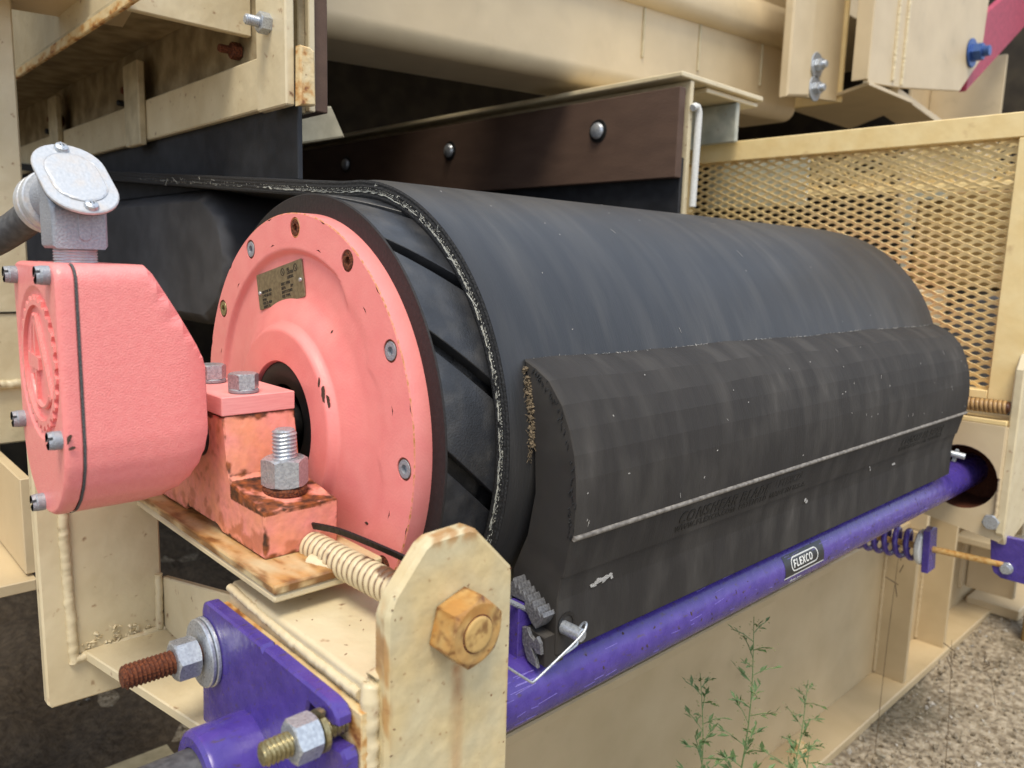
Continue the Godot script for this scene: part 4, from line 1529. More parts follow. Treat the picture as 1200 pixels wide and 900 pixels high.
	# slotted lid screws
	for q in [[0.1105, -0.0425], [0.1125, 0.0395], [0.0145, -0.0465], [0.0165, 0.0450], [-0.0335, -0.006]]:
		var a := Vector3(-0.1721, q[0], q[1])
		m = M.new()
		m.lathe(P2([0.0056, 0, 0.0056, 0.0042, 0.0050, 0.0050, 0, 0.0050]), a, Vector3.LEFT, 28)
		for s in [-1, 1]:   # the head stands in two halves beside its slot
			var half := PackedVector3Array()
			var top := PackedVector3Array()
			for k in 13:
				var th := PI * k / 12.0 + 0.5 + (0.0 if s > 0 else PI)
				var dirv := Vector3(0, sin(th), cos(th))
				var nrm: Vector3 = Vector3(0, sin(0.5 + PI / 2), cos(0.5 + PI / 2)) * s
				half.append(a + Vector3(-0.0045, 0, 0) + dirv * 0.0046 + nrm * 0.0009)
				top.append(a + Vector3(-0.0072, 0, 0) + dirv * 0.0043 + nrm * 0.0009)
			m.strip(top, half)
			m.cap(top, true)
			m.cap(top)
		part("lid_screw", m, "zinc_dull", t)
	m = M.new()
	flake(m, Vector3(-0.1700, 0.018, 0.0535), Vector3(-0.5, 0, 0.85), 0.0036, 0.0014, 70)
	flake(m, Vector3(-0.1690, 0.0125, 0.0537), Vector3(-0.4, 0, 0.9), 0.0022, 0.0012, 20)
	part("paint_chip", m, "dark_chip", t).set_meta("kind", "stuff")

# --- conduit elbow on the terminal box ----------------------------------------------------------------------------------------
func elbow() -> void:
	var t := thing("conduit_elbow", "grey cast pulling elbow with an oval cover on top of the pink box", "conduit fitting", Vector3(-0.148, 0.1235, 0.0))
	var c := Vector3(-0.1475, 0.0, 0.0)
	var m := M.new()
	m.thread(c + Vector3(0, 0.118, 0), Vector3.UP, 0.0128, 0.014, 0.0018, 40)
	part("threaded_nipple", m, "aluminium", t)
	m = M.new()
	# body: a rounded block whose upper front is cut at 45 degrees
	var prof := P2([0.128, -0.0145, 0.128, 0.0150, 0.1500, 0.0155, 0.1535, 0.0150, 0.1795, -0.0110, 0.1800, -0.0140, 0.176, -0.0150])
	m.px(prof, -0.1632, -0.1320, 0.0022)
	part("body", m, "zinc_dull", t, 50)
	m = M.new()
	m.lathe(P2([0.0155, -0.004, 0.0165, 0.008, 0.0162, 0.020]), c + Vector3(0.0, 0.161, -0.010), Vector3(-0.12, -0.10, -1), 36)
	part("side_hub", m, "zinc_dull", t)
	m = M.new()
	var hub := c + Vector3(-0.0022, 0.1592, -0.028)
	var hd := Vector3(-0.14, -0.16, -1).normalized()
	m.lathe(P2([0.0150, -0.001, 0.0192, 0.0, 0.0200, 0.001, 0.0200, 0.0070, 0.0185, 0.0078, 0.0185, 0.0095, 0.0198, 0.0103, 0.0198, 0.0165, 0.0185, 0.0178, 0.010, 0.0180]), hub, hd, 40)
	part("locknut", m, "aluminium", t)
	# oval cover with a raised field
	var o := c + Vector3(0.0004, 0.1695, 0.0070)
	var nrm := Vector3(0, 0.72, 0.69).normalized()
	var lg := Vector3(0.10, -0.69, 0.72).normalized()
	lg = (lg - nrm * lg.dot(nrm)).normalized()
	var sd := nrm.cross(lg) * -1.0
	var stad := func(hl: float, r: float) -> PackedVector2Array:
		var a := PackedVector2Array()
		for k in 17:
			var th := -PI / 2 + PI * k / 16.0
			a.append(Vector2(hl + r * cos(th), r * sin(th)))
		for k in 17:
			var th := PI / 2 + PI * k / 16.0
			a.append(Vector2(-hl + r * cos(th), r * sin(th)))
		return a
	m = M.new()
	m.prism(stad.call(0.0100, 0.0202), o - nrm * 0.0012, lg, nrm.cross(lg), 0.0, 0.0010, 0.0002)
	part("gasket", m, "gasket", t)
	m = M.new()
	m.prism(stad.call(0.0105, 0.0208), o, lg, nrm.cross(lg), 0.0, 0.0028, 0.0007)
	var cv := part("cover_plate", m, "aluminium", t)
	m = M.new()
	m.prism(stad.call(0.0065, 0.0155), o + nrm * 0.0026, lg, nrm.cross(lg), 0.0, 0.0012, 0.0009)
	part("raised_field", m, "aluminium", cv, 50)
	for s in [-1, 1]:
		m = M.new()
		var q: Vector3 = o + lg * (0.0262 * s) + nrm * 0.0026
		m.lathe(P2([0.0042, 0, 0.0043, 0.0010, 0.0036, 0.0026, 0.0014, 0.0034, 0.0010, 0.0020, 0, 0.0018]), q, nrm, 20)
		m.bar(q + nrm * 0.0030 - lg * 0.003, q + nrm * 0.0030 + lg * 0.003, 0.0009, 0.0006, nrm, 0.0)
		part("cover_screw", m, "zinc", cv)
	# raised pad on the front of the body
	m = M.new()
	var pad := PackedVector2Array()
	for k in 13:
		var th := PI + PI * k / 12.0
		pad.append(Vector2(-0.1455 + 0.0036 * cos(th), 0.1365 + 0.0036 * sin(th)))
	pad.append(Vector2(-0.1419, 0.1500)); pad.append(Vector2(-0.1491, 0.1500))
	m.pz(pad, 0.0148, 0.0160, 0.0004)
	part("raised_pad", m, "zinc_dull", t)
	# flexible conduit
	t = thing("flexible_conduit", "grey flexible conduit leaving the elbow at the left edge", "conduit", Vector3(-0.17, 0.11, -0.1))
	m = M.new()
	m.tube(curve([-0.1512, 0.1570, -0.044, -0.156, 0.1500, -0.066, -0.164, 0.1400, -0.088, -0.178, 0.1285, -0.110, -0.20, 0.119, -0.128, -0.26, 0.110, -0.150, -0.36, 0.105, -0.16, -0.62, 0.07, -0.24, -0.76, -0.12, -0.30, -0.80, -0.40, -0.32, -0.80, -0.68, -0.32], 150), 0.0108, 20)
	part("jacket", m, "conduit", t, 60)

# --- near take-up box, bolt and purple pole mount --------------------------------------------------------------------------------
func take_up(name_: String, label: String) -> Node3D:
	var t := thing(name_, label, "bracket", Vector3(-0.04, -0.23, 0.16))
	var m := M.new()
	m.box(Vector3(-0.083, -0.26, 0.064), Vector3(0.004, -0.0885, 0.2335), 0.0035)
	part("box_tube", m, "cream", t, 50)
	m = M.new()
	m.pz(P2([-0.0785, -0.051, -0.0745, -0.041, -0.0555, -0.0185, -0.050, -0.0155, -0.0245, -0.0145, -0.020, -0.0165, 0.0078, -0.045, 0.0085, -0.050, 0.0085, -0.172, 0.0055, -0.180, -0.0785, -0.180]), 0.2330, 0.2450, 0.0022)
	m.cut(0.005)
	var a := lin(0.82, 0.74, 0.56)
	var pale := lin(0.80, 0.745, 0.60)
	m.tint(func(p: Vector3, _c: Color) -> Color:
		var s := wear.get_noise_3dv(p * Vector3(0.8, 0.25, 0.8))
		var col := a.lerp(pale, clampf(0.5 + wear.get_noise_3dv(p * 0.25) * 1.5, 0, 1))
		var streak := smooth(0.0065, 0.0, absf(p.x + 0.0315 + 0.001 * s)) * smooth(-0.086, -0.094, p.y) * smooth(-0.20, -0.11, p.y) * 0.75
		col = col.lerp(lin(0.62, 0.36, 0.13), clampf(streak * (0.75 + 0.8 * s), 0, 0.8))
		var edge := smooth(0.004, 0.0, minf(absf(p.x - 0.0085), absf(p.x + 0.0785))) + smooth(-0.024, -0.017, p.y)
		col = col.lerp(lin(0.66, 0.45, 0.20), clampf(edge * smooth(0.0, 0.3, s), 0, 0.7))
		return col)
	var fp := part("face_plate", m, "white_worn", t, 40)
	m = M.new()
	for k in 20:
		var q := Vector3(rng.randf_range(-0.074, 0.005), rng.randf_range(-0.17, -0.03), 0.2451)
		if rng.randf() < 0.7:
			q.x = 0.0064 - 0.003 * pow(rng.randf(), 2.0) if rng.randf() < 0.5 else -0.0755 + 0.003 * pow(rng.randf(), 2.0)
		flake(m, q, Vector3.BACK, rng.randf_range(0.0004, 0.0013), rng.randf_range(0.0003, 0.0007), rng.randf() * 180)
	for k in 14:
		flake(m, Vector3(rng.randf_range(-0.079, 0.0), -0.0884, rng.randf_range(0.07, 0.23)), Vector3.UP, rng.randf_range(0.0004, 0.0016), rng.randf_range(0.0003, 0.0008), rng.randf() * 180)
	part("paint_chip", m, "rusty", fp).set_meta("kind", "stuff")
	m = M.new()
	m.bead(P3([-0.0815, -0.250, 0.2345, -0.0815, -0.094, 0.2345, -0.079, -0.087, 0.2335, -0.04, -0.0865, 0.2335, 0.004, -0.0865, 0.2335]), 0.0058, rng)
	part("weld_bead", m, "cream", t, 80)
	m = M.new()
	m.bead(P3([-0.0825, -0.092, 0.068, -0.0832, -0.096, 0.15, -0.0832, -0.097, 0.228]), 0.0032, rng)
	part("weld_bead", m, "cream", t, 80)
	return t

func take_up_bolt(label: String) -> Node3D:
	var t := thing("take_up_bolt", label, "bolt", Vector3(-0.0375, -0.0625, 0.20))
	var ax := Vector3(0.045, -0.018, 1).normalized()
	var o := Vector3(-0.0330, -0.0665, 0.245)
	var m := M.new()
	m.hexa(o + ax * 0.0002, ax, 0.0350, 0.0165, 0.30, false, 0.0)
	m.cut(0.0032)
	var gold := lin(0.70, 0.51, 0.27)
	var dark_ := lin(0.38, 0.19, 0.075)
	var pale_ := lin(0.79, 0.66, 0.43)
	m.tint(func(p: Vector3, _c: Color) -> Color:
		var q := p - o
		var hh := q.dot(ax)
		var rad := q - ax * hh
		var fb := M.frame(ax)
		var th := atan2(rad.dot(fb.y), rad.dot(fb.x)) - 0.30
		var corner := absf(fposmod(th, PI / 3.0) - PI / 6.0) / (PI / 6.0)   # 0 at a corner of the hexagon
		var rim := smooth(0.0150, 0.0175, rad.length()) * smooth(0.012, 0.0165, hh)
		var s := wear.get_noise_3dv(p * 0.45)
		var s2 := wear.get_noise_3dv(p * 1.3)
		var d := 0.50 * smooth(0.80, 1.0, corner) * smooth(0.013, 0.018, rad.length()) + 0.35 * smooth(0.004, 0.0, hh) + 0.25 * rim
		var c := gold.lerp(pale_, clampf(0.4 + s * 1.4, 0, 1))
		return c.lerp(dark_, clampf(smooth(0.0, 0.7, d + s * 0.9 + s2 * 0.6) * 0.85, 0, 0.85)))
	var h := part("head", m, "white_worn", t)
	m = M.new()
	m.col = lin(0.79, 0.65, 0.41)
	m.lathe(P2([0.0098, 0.0, 0.0098, 0.0012, 0.0090, 0.0017, 0, 0.0017]), o + ax * 0.0163, ax, 40)
	m.cut(0.0022)
	m.tint(func(p: Vector3, c: Color) -> Color:
		return c.lerp(dark_, clampf(smooth(0.05, 0.6, wear.get_noise_3dv(p * 0.8) + 0.4 * wear.get_noise_3dv(p * 2.0)) * 0.7, 0, 0.7)))
	part("raised_end", m, "white_worn", h)
	m = M.new()
	m.lathe(P2([0.0111, 0.0, 0.0106, 0.0005, 0.0098, 0.0005]), o + ax * 0.0163, ax, 40)
	part("rust_ring", m, "rusty", h)
	m = M.new()
	m.thread(o - ax * 0.001, -ax, 0.0103, 0.148, 0.0056, 40, 0.34, true)
	var cr := lin(0.84, 0.77, 0.62)
	var va := lin(0.33, 0.17, 0.085)
	m.tint(func(p: Vector3, _c: Color) -> Color:
		var q := p - o
		var rr := (q - ax * q.dot(ax)).length()
		var n2 := wear.get_noise_3dv(p * 0.35)
		return cr.lerp(va, clampf(smooth(0.0101, 0.0091, rr) + smooth(0.12, 0.4, n2 + 0.35 * smooth(0.16, 0.235, p.z)), 0, 0.92)))
	part("threaded_rod", m, "white_worn", t, 60)
	return t

func near_bracket() -> void:
	take_up("take_up_bracket", "near cream take-up bracket with a chamfered face plate, square box and rust streak")
	take_up_bolt("rusty gold hexagon bolt with painted threads through the near face plate")
	var t := thing("cable_tie", "thin black strap lying over the painted thread beside the pink cover", "strap", Vector3(0.0, -0.07, 0.14))
	var m := M.new()
	var pth := curve([-0.0400, -0.0490, 0.1015, -0.033, -0.0485, 0.122, -0.0265, -0.0505, 0.148, -0.020, -0.0535, 0.178, -0.016, -0.0560, 0.195], 20)
	for k in 20:
		m.bar(pth[k], pth[k + 1] + (pth[k + 1] - pth[k]) * 0.05, 0.0016, 0.0046, Vector3(-0.3, 1, 0.2), 0.0003)
	part("strap", m, "plastic_black", t)
	# purple mount plate on the box's outer side
	t = thing("pole_mount", "purple mounting plate with a round collar bolted to the near bracket", "mounting plate", Vector3(-0.1, -0.23, 0.15))
	m = M.new()
	m.px(P2([-0.102, 0.066, -0.102, 0.2375, -0.26, 0.2375, -0.26, 0.066]), -0.0885, -0.0832, 0.0006)
	part("backing_plate", m, "cream_rusty", t)
	m = M.new()
	# plate with an open slot near its right end
	m.px(P2([-0.1070, 0.0575, -0.1010, 0.0600, -0.0985, 0.0660, -0.0980, 0.1440, -0.1005, 0.1465, -0.0980, 0.1490, -0.0985, 0.2180, -0.1000, 0.2260, -0.1040, 0.2300, -0.1085, 0.2300, -0.1105, 0.2260, -0.1085, 0.2000, -0.1200, 0.1960, -0.1220, 0.2220, -0.1200, 0.2330, -0.1240, 0.2365, -0.26, 0.2365, -0.26, 0.064, -0.1900, 0.0530]), -0.0980, -0.0887, 0.0014)
	part("plate", m, "purple", t, 40)
	m = M.new()
	m.lathe(P2([0.0205, 0.0005, 0.0205, 0.0345, 0.0265, 0.0345, 0.0290, 0.0325, 0.0298, 0.0300, 0.0298, 0.0]), Vector3(-0.0978, -0.1790, 0.128), Vector3.LEFT, 56)
	part("collar", m, "purple", t, 30)
	# upper stud: rusty thread, nut, big washers
	var LX := Vector3.LEFT
	var u := Vector3(-0.098, -0.1325, 0.0665)
	m = M.new()
	m.thread(u, LX, 0.0080, 0.054, 0.0026, 32)
	var st := part("stud", m, "rusty", t, 60)
	m = M.new()
	m.hexa(u + LX * 0.0080, LX, 0.0235, 0.0150, 0.15, true)
	part("nut", m, "zinc", st)
	m = M.new()
	m.washer(u + LX * 0.0001, LX, 0.008, 0.0232, 0.0028)
	m.washer(u + LX * 0.0032, LX, 0.008, 0.0226, 0.0030)
	part("washer", m, "zinc", st)
	u = Vector3(-0.098, -0.1140, 0.2190)
	m = M.new()
	m.thread(u + LX * -0.012, LX, 0.0066, 0.0480, 0.0024, 32)
	st = part("stud", m, "brass_zinc", t, 60)
	m = M.new()
	m.hexa(u + LX * 0.0065, LX, 0.0205, 0.0140, 0.05, true)
	part("nut", m, "zinc", st)
	m = M.new()
	# split spring washer: a ring with a gap
	var pr := PackedVector3Array()
	for k in 37:
		var th := deg_to_rad(80 + 342.0 * k / 36)
		var h := 0.0012 + 0.0022 * k / 36.0
		var cc := u + LX * h
		var dv := Vector3(0, sin(th), cos(th))
		var now := PackedVector3Array([cc + dv * 0.0068, cc + dv * 0.0110, cc + dv * 0.0110 + LX * 0.0028, cc + dv * 0.0068 + LX * 0.0028])
		if k:
			m.strip(pr, now)
		else:
			m.cap(now, true)
		pr = now
	m.cap(pr)
	part("spring_washer", m, "brass_zinc", st)
	t = thing("pole_stub", "dark grey pole end sticking out of the purple collar", "pole", Vector3(-0.16, -0.19, 0.145))
	m = M.new()
	m.cyl(Vector3(-0.0979, -0.1790, 0.128), LX, 0.0200, 0.14, 0.001, 40)
	part("pole_end", m, "conduit", t)

# --- scraper: purple pole, blade, clip, pin ------------------------------------------------------------------------------------
func scraper() -> void:
	var py := -0.162
	var pz := 0.193
	var pr := 0.0243
	var t := thing("scraper_pole", "long purple steel pole carrying the black scraper blade", "pole", Vector3(0.45, py - pr, pz))
	var m := M.new()
	m.lathe(P2([0, 0, pr - 0.001, 0, pr, 0.001, pr, 0.40, pr, 0.70, pr, 1.119, pr - 0.001, 1.12, 0, 1.12]), Vector3(-0.084, py, pz), Vector3.RIGHT, 72)
	part("tube", m, "purple", t)
	m = M.new()
	m.box(Vector3(0.0595, py + 0.0215, 0.1870), Vector3(0.835, -0.1000, 0.1985), 0.0006)
	part("tab", m, "purple", t)
	# sticker wrapped on the tube
	var on := func(x: float, ang: float, r: float) -> Vector3:
		return Vector3(x, py + r * sin(deg_to_rad(ang)), pz + r * cos(deg_to_rad(ang)))
	var patch := func(mm: M, x0: float, x1: float, a0: float, a1: float, r: float) -> void:
		mm.sheet(2, 16, func(u: float, v: float) -> Vector3: return on.call(lerpf(x0, x1, u), lerpf(a0, a1, v), r))
	var sx := 0.3990
	m = M.new()
	patch.call(m, sx, sx + 0.081, -8.0, 42.0, pr + 0.0002)
	var st := part("sticker", m, "sticker_dark", t)
	m = M.new()
	patch.call(m, sx - 0.001, sx + 0.081, -11.5, -8.2, pr + 0.0002)
	patch.call(m, sx, sx + 0.064, -40.0, -36.5, pr + 0.0002)
	part("white_line", m, "white", st)
	# ring of the oval badge and its letters
	m = M.new()
	var oval := func(hl: float, hr: float, w: float, rr: float) -> void:
		var k0 := PackedVector3Array()
		var k1 := PackedVector3Array()
		for k in 49:
			var th := TAU * k / 48
			var cx := hl * signf(cos(th)) if absf(cos(th)) > 1e-6 else 0.0
			k0.append(on.call(sx + 0.040 + cx + hr * cos(th), 16.5 + rad_to_deg(hr * sin(th) / pr), pr + rr))
			k1.append(on.call(sx + 0.040 + cx + (hr - w) * cos(th), 16.5 + rad_to_deg((hr - w) * sin(th) / pr), pr + rr))
		m.strip(k0, k1, false)
	oval.call(0.0205, 0.0074, 0.0014, 0.0004)
	say(m, "FLEXCO", 0.0080, 0.0001, func(p: Vector3) -> Vector3: return on.call(sx + 0.0165 + p.x * 1.02, 16.5 + rad_to_deg((p.y) / pr), pr + 0.0004 + p.z))
	say(m, "flexco.com", 0.0036, 0.0001, func(p: Vector3) -> Vector3: return on.call(sx + 0.014 + p.x, -25.0 + rad_to_deg(p.y / pr), pr + 0.0003 + p.z), false)
	part("badge", m, "white", st)
	# paint scrapes on the tube
	m = M.new()
	for k in 44:
		var x := 0.10 + 0.72 * rng.randf()
		var an := rng.randf_range(-20, 45)
		flake(m, on.call(x, an, pr + 0.00015), on.call(0, an, 1.0) - Vector3(0, py, pz), rng.randf_range(0.0008, 0.0022), rng.randf_range(0.0005, 0.0013), rng.randf() * 180)
	part("paint_chip", m, "dark_chip", t).set_meta("kind", "stuff")
	m = M.new()
	for k in 70:
		var x := 0.02 + 0.85 * pow(rng.randf(), 1.3)
		var an := rng.randf_range(-35, 60)
		var l := rng.randf_range(0.003, 0.022)
		m.bar(on.call(x, an, pr + 0.0001), on.call(x + l, an + rng.randf_range(-3, 3), pr + 0.0001), 0.0004, 0.0002, on.call(0, an, 1.0) - Vector3(0, py, pz), 0.0)
	part("scratch", m, "lavender", t).set_meta("kind", "stuff")

	# the blade
	t = thing("belt_scraper", "worn black scraper blade pressed against the belt, with embossed lettering", "scraper blade", Vector3(0.45, -0.11, 0.21))
	m = M.new()
	var front := [0.0635, 0.1800, 0.0590, 0.1915, 0.0520, 0.2040, 0.0375, 0.2165, 0.0230, 0.2240, 0.0070, 0.2291, -0.0090, 0.2316, -0.0250, 0.2324, -0.0400, 0.2317, -0.0470, 0.2310, -0.0500, 0.2290, -0.0770, 0.2232, -0.0778, 0.2217, -0.0870, 0.2198, -0.0950, 0.2190, -0.1150, 0.2192, -0.1325, 0.2195]
	var rear := [-0.1345, 0.2175, -0.1345, 0.2080, -0.1160, 0.2040, -0.1140, 0.1780, -0.0850, 0.1752, -0.0770, 0.1790, -0.0560, 0.1885, -0.0250, 0.1945, 0.0060, 0.1925, 0.0210, 0.1893, 0.0440, 0.1855]
	var all := P2(front + rear)
	var xs := PackedFloat32Array([0.075])
	for k in 28:
		xs.append(0.076 + 0.7585 * k / 27.0)
	xs.append(0.8355)
	var prev := PackedVector3Array()
	for k in xs.size():
		var now := PackedVector3Array()
		var q := M.inset(M.ccw(all), 0.0007) if k == 0 or k == xs.size() - 1 else M.ccw(all)
		for p in q:
			var wave := 0.0
			if p.x > 0.03:
				wave = 0.0006 * sin(xs[k] * 23.0) + 0.0005 * sin(xs[k] * 61.0 + 1.0)
			now.append(Vector3(xs[k], p.x + wave * 1.2, p.y + wave * 0.4))
		if k == 0:
			m.cap(now, true)
		else:
			m.strip(prev, now)
		prev = now
	m.cap(prev)
	var blade := part("body", m, "blade", t, 6)
	m = M.new()
	m.tube(PackedVector3Array([Vector3(0.0752, -0.0478, 0.2310), Vector3(0.45, -0.0478, 0.2310), Vector3(0.8353, -0.0478, 0.2310)]), 0.0019, 10)
	part("ridge", m, "bead", t, 60)
	# raised lettering below the ridge, repeated along the blade
	var fa := Vector2(-0.0500, 0.2290)
	var fb := Vector2(-0.0770, 0.2232)
	var dn := (fb - fa).normalized()
	var on_face := func(x: float, d: float, h: float) -> Vector3:
		var p := fa + dn * d + Vector2(-dn.y, dn.x) * -h
		return Vector3(x, p.x, p.y)
	m = M.new()
	for x in [0.205, 0.640]:
		say(m, "CONSHEAR", 0.0100, 0.0016, func(p: Vector3) -> Vector3: return on_face.call(x - 0.005 + p.x * 1.2 + p.y * 0.22, 0.0118 - p.y, -p.z - 0.0004))
		say(m, "BLADE", 0.0100, 0.0016, func(p: Vector3) -> Vector3: return on_face.call(x + 0.083 + p.x * 1.2 + p.y * 0.22, 0.0118 - p.y, -p.z - 0.0004))
		if x < 0.5:
			say(m, "FLEXCO", 0.0078, 0.0012, func(p: Vector3) -> Vector3: return on_face.call(x + 0.147 + p.x * 1.1 + p.y * 0.22, 0.0108 - p.y, -p.z - 0.0004))
			var rim0 := PackedVector3Array()
			for k in 41:
				var th := TAU * k / 40
				rim0.append(on_face.call(x + 0.1655 + 0.0195 * signf(cos(th)) + 0.0045 * cos(th), 0.0090 - 0.0047 * sin(th), -0.0002))
			m.tube(rim0, 0.00035, 5)
		say(m, "WWW.FLEXCO.COM  PATENTED  MADE IN U.S.A." if x < 0.5 else "WWW.FLEXCO.COM  PATENTED", 0.0052, 0.0012, func(p: Vector3) -> Vector3: return on_face.call(x - 0.008 + p.x * 1.35, 0.0205 - p.y, -p.z - 0.0003))
	part("embossed_lettering", m, "blade_mark", t)
	# nicks, pale scrapes, caked dust at the worn near edge
	m = M.new()
	for q in [[0.110, -0.0925, 0.0040], [0.114, -0.0912, 0.0045], [0.119, -0.0905, 0.0045], [0.124, -0.0900, 0.0040], [0.128, -0.0895, 0.0030], [0.1305, -0.0915, 0.0016], [0.116, -0.0900, 0.003], [0.122, -0.0915, 0.003], [0.4215, -0.0900, 0.0030], [0.4245, -0.0925, 0.0028], [0.636, -0.0880, 0.0060], [0.563, -0.0800, 0.0012], [0.565, -0.0830, 0.0010]]:
		flake(m, Vector3(q[0], q[1], 0.2220 if q[1] > -0.0850 else 0.2199), Vector3(0, 0.15, 1), q[2], 0.0016, 10.0 + rng.randf_range(-20, 20))
	for k in 40:
		var x := rng.randf_range(0.08, 0.83)
		var s := rng.randi_range(2, 7)
		var a := Vector2(front[2 * s], front[2 * s + 1])
		var b := Vector2(front[2 * s + 2], front[2 * s + 3])
		var f := rng.randf()
		var p := a.lerp(b, f)
		var nr := Vector2(-(b - a).y, (b - a).x).normalized() * -1.0
		var w := Vector3(0, nr.x, nr.y)
		if w.z < 0:
			w = -w
		if rng.randf() < 0.6:
			flake(m, Vector3(x, p.x, p.y) + w * 0.0002, w, rng.randf_range(0.0005, 0.0012), 0.0005, rng.randf() * 180)
		else:
			var l := rng.randf_range(0.003, 0.012)
			var d := (b - a).normalized() * l
			m.bar(Vector3(x, p.x, p.y) + w * 0.0002, Vector3(x + rng.randf_range(-0.002, 0.002), p.x + d.x * 0.5, p.y + d.y * 0.5) + w * 0.0002, 0.0003, 0.0002, w, 0.0)
	for k in 260:   # dust caught along the line where the blade meets the belt
		var x := rng.randf_range(0.076, 0.834)
		m.lump(Vector3(x, 0.0634 + 0.0006 * sin(x * 23.0), 0.1803), Vector3(0.0022, 0.0004, 0.0004) * rng.randf_range(0.3, 1.0), rng)
	part("scrape", m, "chip", t).set_meta("kind", "stuff")
	m = M.new()
	for k in 240:
		var f := pow(rng.randf(), 0.8)
		var y := lerpf(0.060, 0.006, f)
		var z := sqrt(maxf(0.0, 0.19 * 0.19 - y * y)) + rng.randf_range(0.0, 0.0032)
		m.lump(Vector3(0.0762 - rng.randf() * 0.0045, y, z), Vector3(0.0016, 0.0020, 0.0013) * rng.randf_range(0.3, 1.0), rng)
	for k in 40:
		var y := rng.randf_range(-0.01, 0.055)
		var z := sqrt(maxf(0.0, 0.19 * 0.19 - y * y)) + 0.001
		var a := Vector3(0.0745, y, z)
		m.tube(PackedVector3Array([a, a + Vector3(rng.randf_range(-0.004, 0), rng.randf_range(-0.004, 0.004), rng.randf_range(-0.002, 0.003)), a + Vector3(rng.randf_range(-0.006, 0), rng.randf_range(-0.008, 0.006), rng.randf_range(-0.002, 0.004))]), 0.0002, 4)
	var cr := part("caked_dust", m, "crud", t)
	cr.set_meta("kind", "stuff")
	m = M.new()
	for k in 70:   # ragged shreds along the worn front edge of the end face
		var s := rng.randi_range(1, 8)
		var a := Vector2(front[2 * s], front[2 * s + 1]).lerp(Vector2(front[2 * s + 2], front[2 * s + 3]), rng.randf())
		var o := Vector3(0.0752, a.x - rng.randf() * 0.002, a.y - rng.randf_range(0.0005, 0.006))
		m.bar(o, o + Vector3(-rng.randf_range(0.0004, 0.0012), rng.randf_range(-0.004, 0.0), rng.randf_range(-0.002, 0.001)), 0.0007, 0.0005, Vector3.LEFT, 0.0)
	part("shreds", m, "blade_mark", t).set_meta("kind", "stuff")
	m = M.new()
	m.lathe(P2([0.0085, 0, 0.0085, 0.0006, 0.0062, 0.0006, 0.0058, 0]), Vector3(0.0845, -0.1130, 0.2192), Vector3.BACK, 24)
	part("pin_hole", m, "seal", t)

	# aluminium clip that holds the blade on the pole's tab
	t = thing("blade_clip", "serrated aluminium clip at the near end of the blade", "clip", Vector3(0.07, -0.14, 0.2))
	m = M.new()
	var saw := [-0.0960, 0.1800, -0.1040, 0.1806]
	saw.append_array([-0.1040, 0.1855, -0.0985, 0.1862, -0.0985, 0.1990, -0.1030, 0.1996, -0.1115, 0.2065, -0.1135, 0.2105, -0.1095, 0.2140])
	for k in 7:
		var f := k / 7.0
		var y := lerpf(-0.1045, -0.0865, f)
		var z := lerpf(0.2165, 0.1830, f)
		saw.append_array([y + 0.0012, z + 0.0010, y + 0.0036, z - 0.0006, y + 0.0005, z - 0.0022])
	m.px(P2(saw), 0.0640, 0.82, 0.0003)
	part("upper_clip", m, "cast_alloy", t, 20)
	m = M.new()
	m.px(P2([-0.1160, 0.1990, -0.1150, 0.2040, -0.1195, 0.2065, -0.1215, 0.2105, -0.1180, 0.2130, -0.1215, 0.2165, -0.1290, 0.2175, -0.1300, 0.2120, -0.1275, 0.2110, -0.1275, 0.2080, -0.1350, 0.2130, -0.1400, 0.2145, -0.1380, 0.2050, -0.1265, 0.1995]), 0.0625, 0.0655, 0.0003)
	part("lower_clip", m, "cast_alloy", t, 20)
	m = M.new()
	m.px(P2([-0.1165, 0.2000, -0.1180, 0.2180, -0.1390, 0.2185, -0.1375, 0.2050, -0.1275, 0.2000]), 0.0657, 0.0840, 0.0006)
	part("foot", m, "blade", t, 20)
	m = M.new()
	m.px(P2([-0.1125, 0.1690, -0.1110, 0.1790, -0.1250, 0.1830, -0.1275, 0.1720]), 0.0600, 0.0640, 0.0003)
	part("rear_clip", m, "cast_alloy", t, 20)
	t = thing("locking_pin", "short zinc locking pin through the near end of the blade", "pin", Vector3(0.0835, -0.115, 0.22))
	m = M.new()
	m.cyl(Vector3(0.0805, -0.1140, 0.2000), Vector3(0.05, -0.02, 1), 0.0046, 0.0360, 0.0006, 24)
	part("pin", m, "zinc", t)
	t = thing("hairpin", "bent wire hairpin hooked through the locking pin", "wire pin", Vector3(0.05, -0.125, 0.237))
	m = M.new()
	m.tube(curve([0.0805, -0.1165, 0.2300, 0.0838, -0.1075, 0.2340, 0.0815, -0.1045, 0.2395, 0.0750, -0.1095, 0.2415, 0.055, -0.1215, 0.2385, 0.0385, -0.1300, 0.2365, 0.0355, -0.1300, 0.2365, 0.0320, -0.1275, 0.2360, 0.0100, -0.1090, 0.2355], 60), 0.00085, 8)
	m.tube(curve([0.0805, -0.1165, 0.2300, 0.0760, -0.1180, 0.2370, 0.0600, -0.1205, 0.2380, 0.0500, -0.1240, 0.2380], 24), 0.00085, 8)
	part("wire", m, "zinc", t, 60)
	t = thing("clip_rod", "thin grey rod running behind the face plate to the locking pin", "rod", Vector3(0.04, -0.1, 0.19))
	m = M.new()
	m.tube(P3([0.0805, -0.1135, 0.2020, 0.055, -0.0975, 0.196, 0.020, -0.0760, 0.190]), 0.0019, 10)
	part("rod", m, "zinc_dull", t)
	t = thing("far_pin", "small zinc pin at the far end of the blade", "pin", Vector3(0.85, -0.11, 0.2))
	m = M.new()
	m.cyl(Vector3(0.838, -0.104, 0.192), Vector3(0.25, -0.12, 1), 0.0042, 0.042, 0.0006, 20)
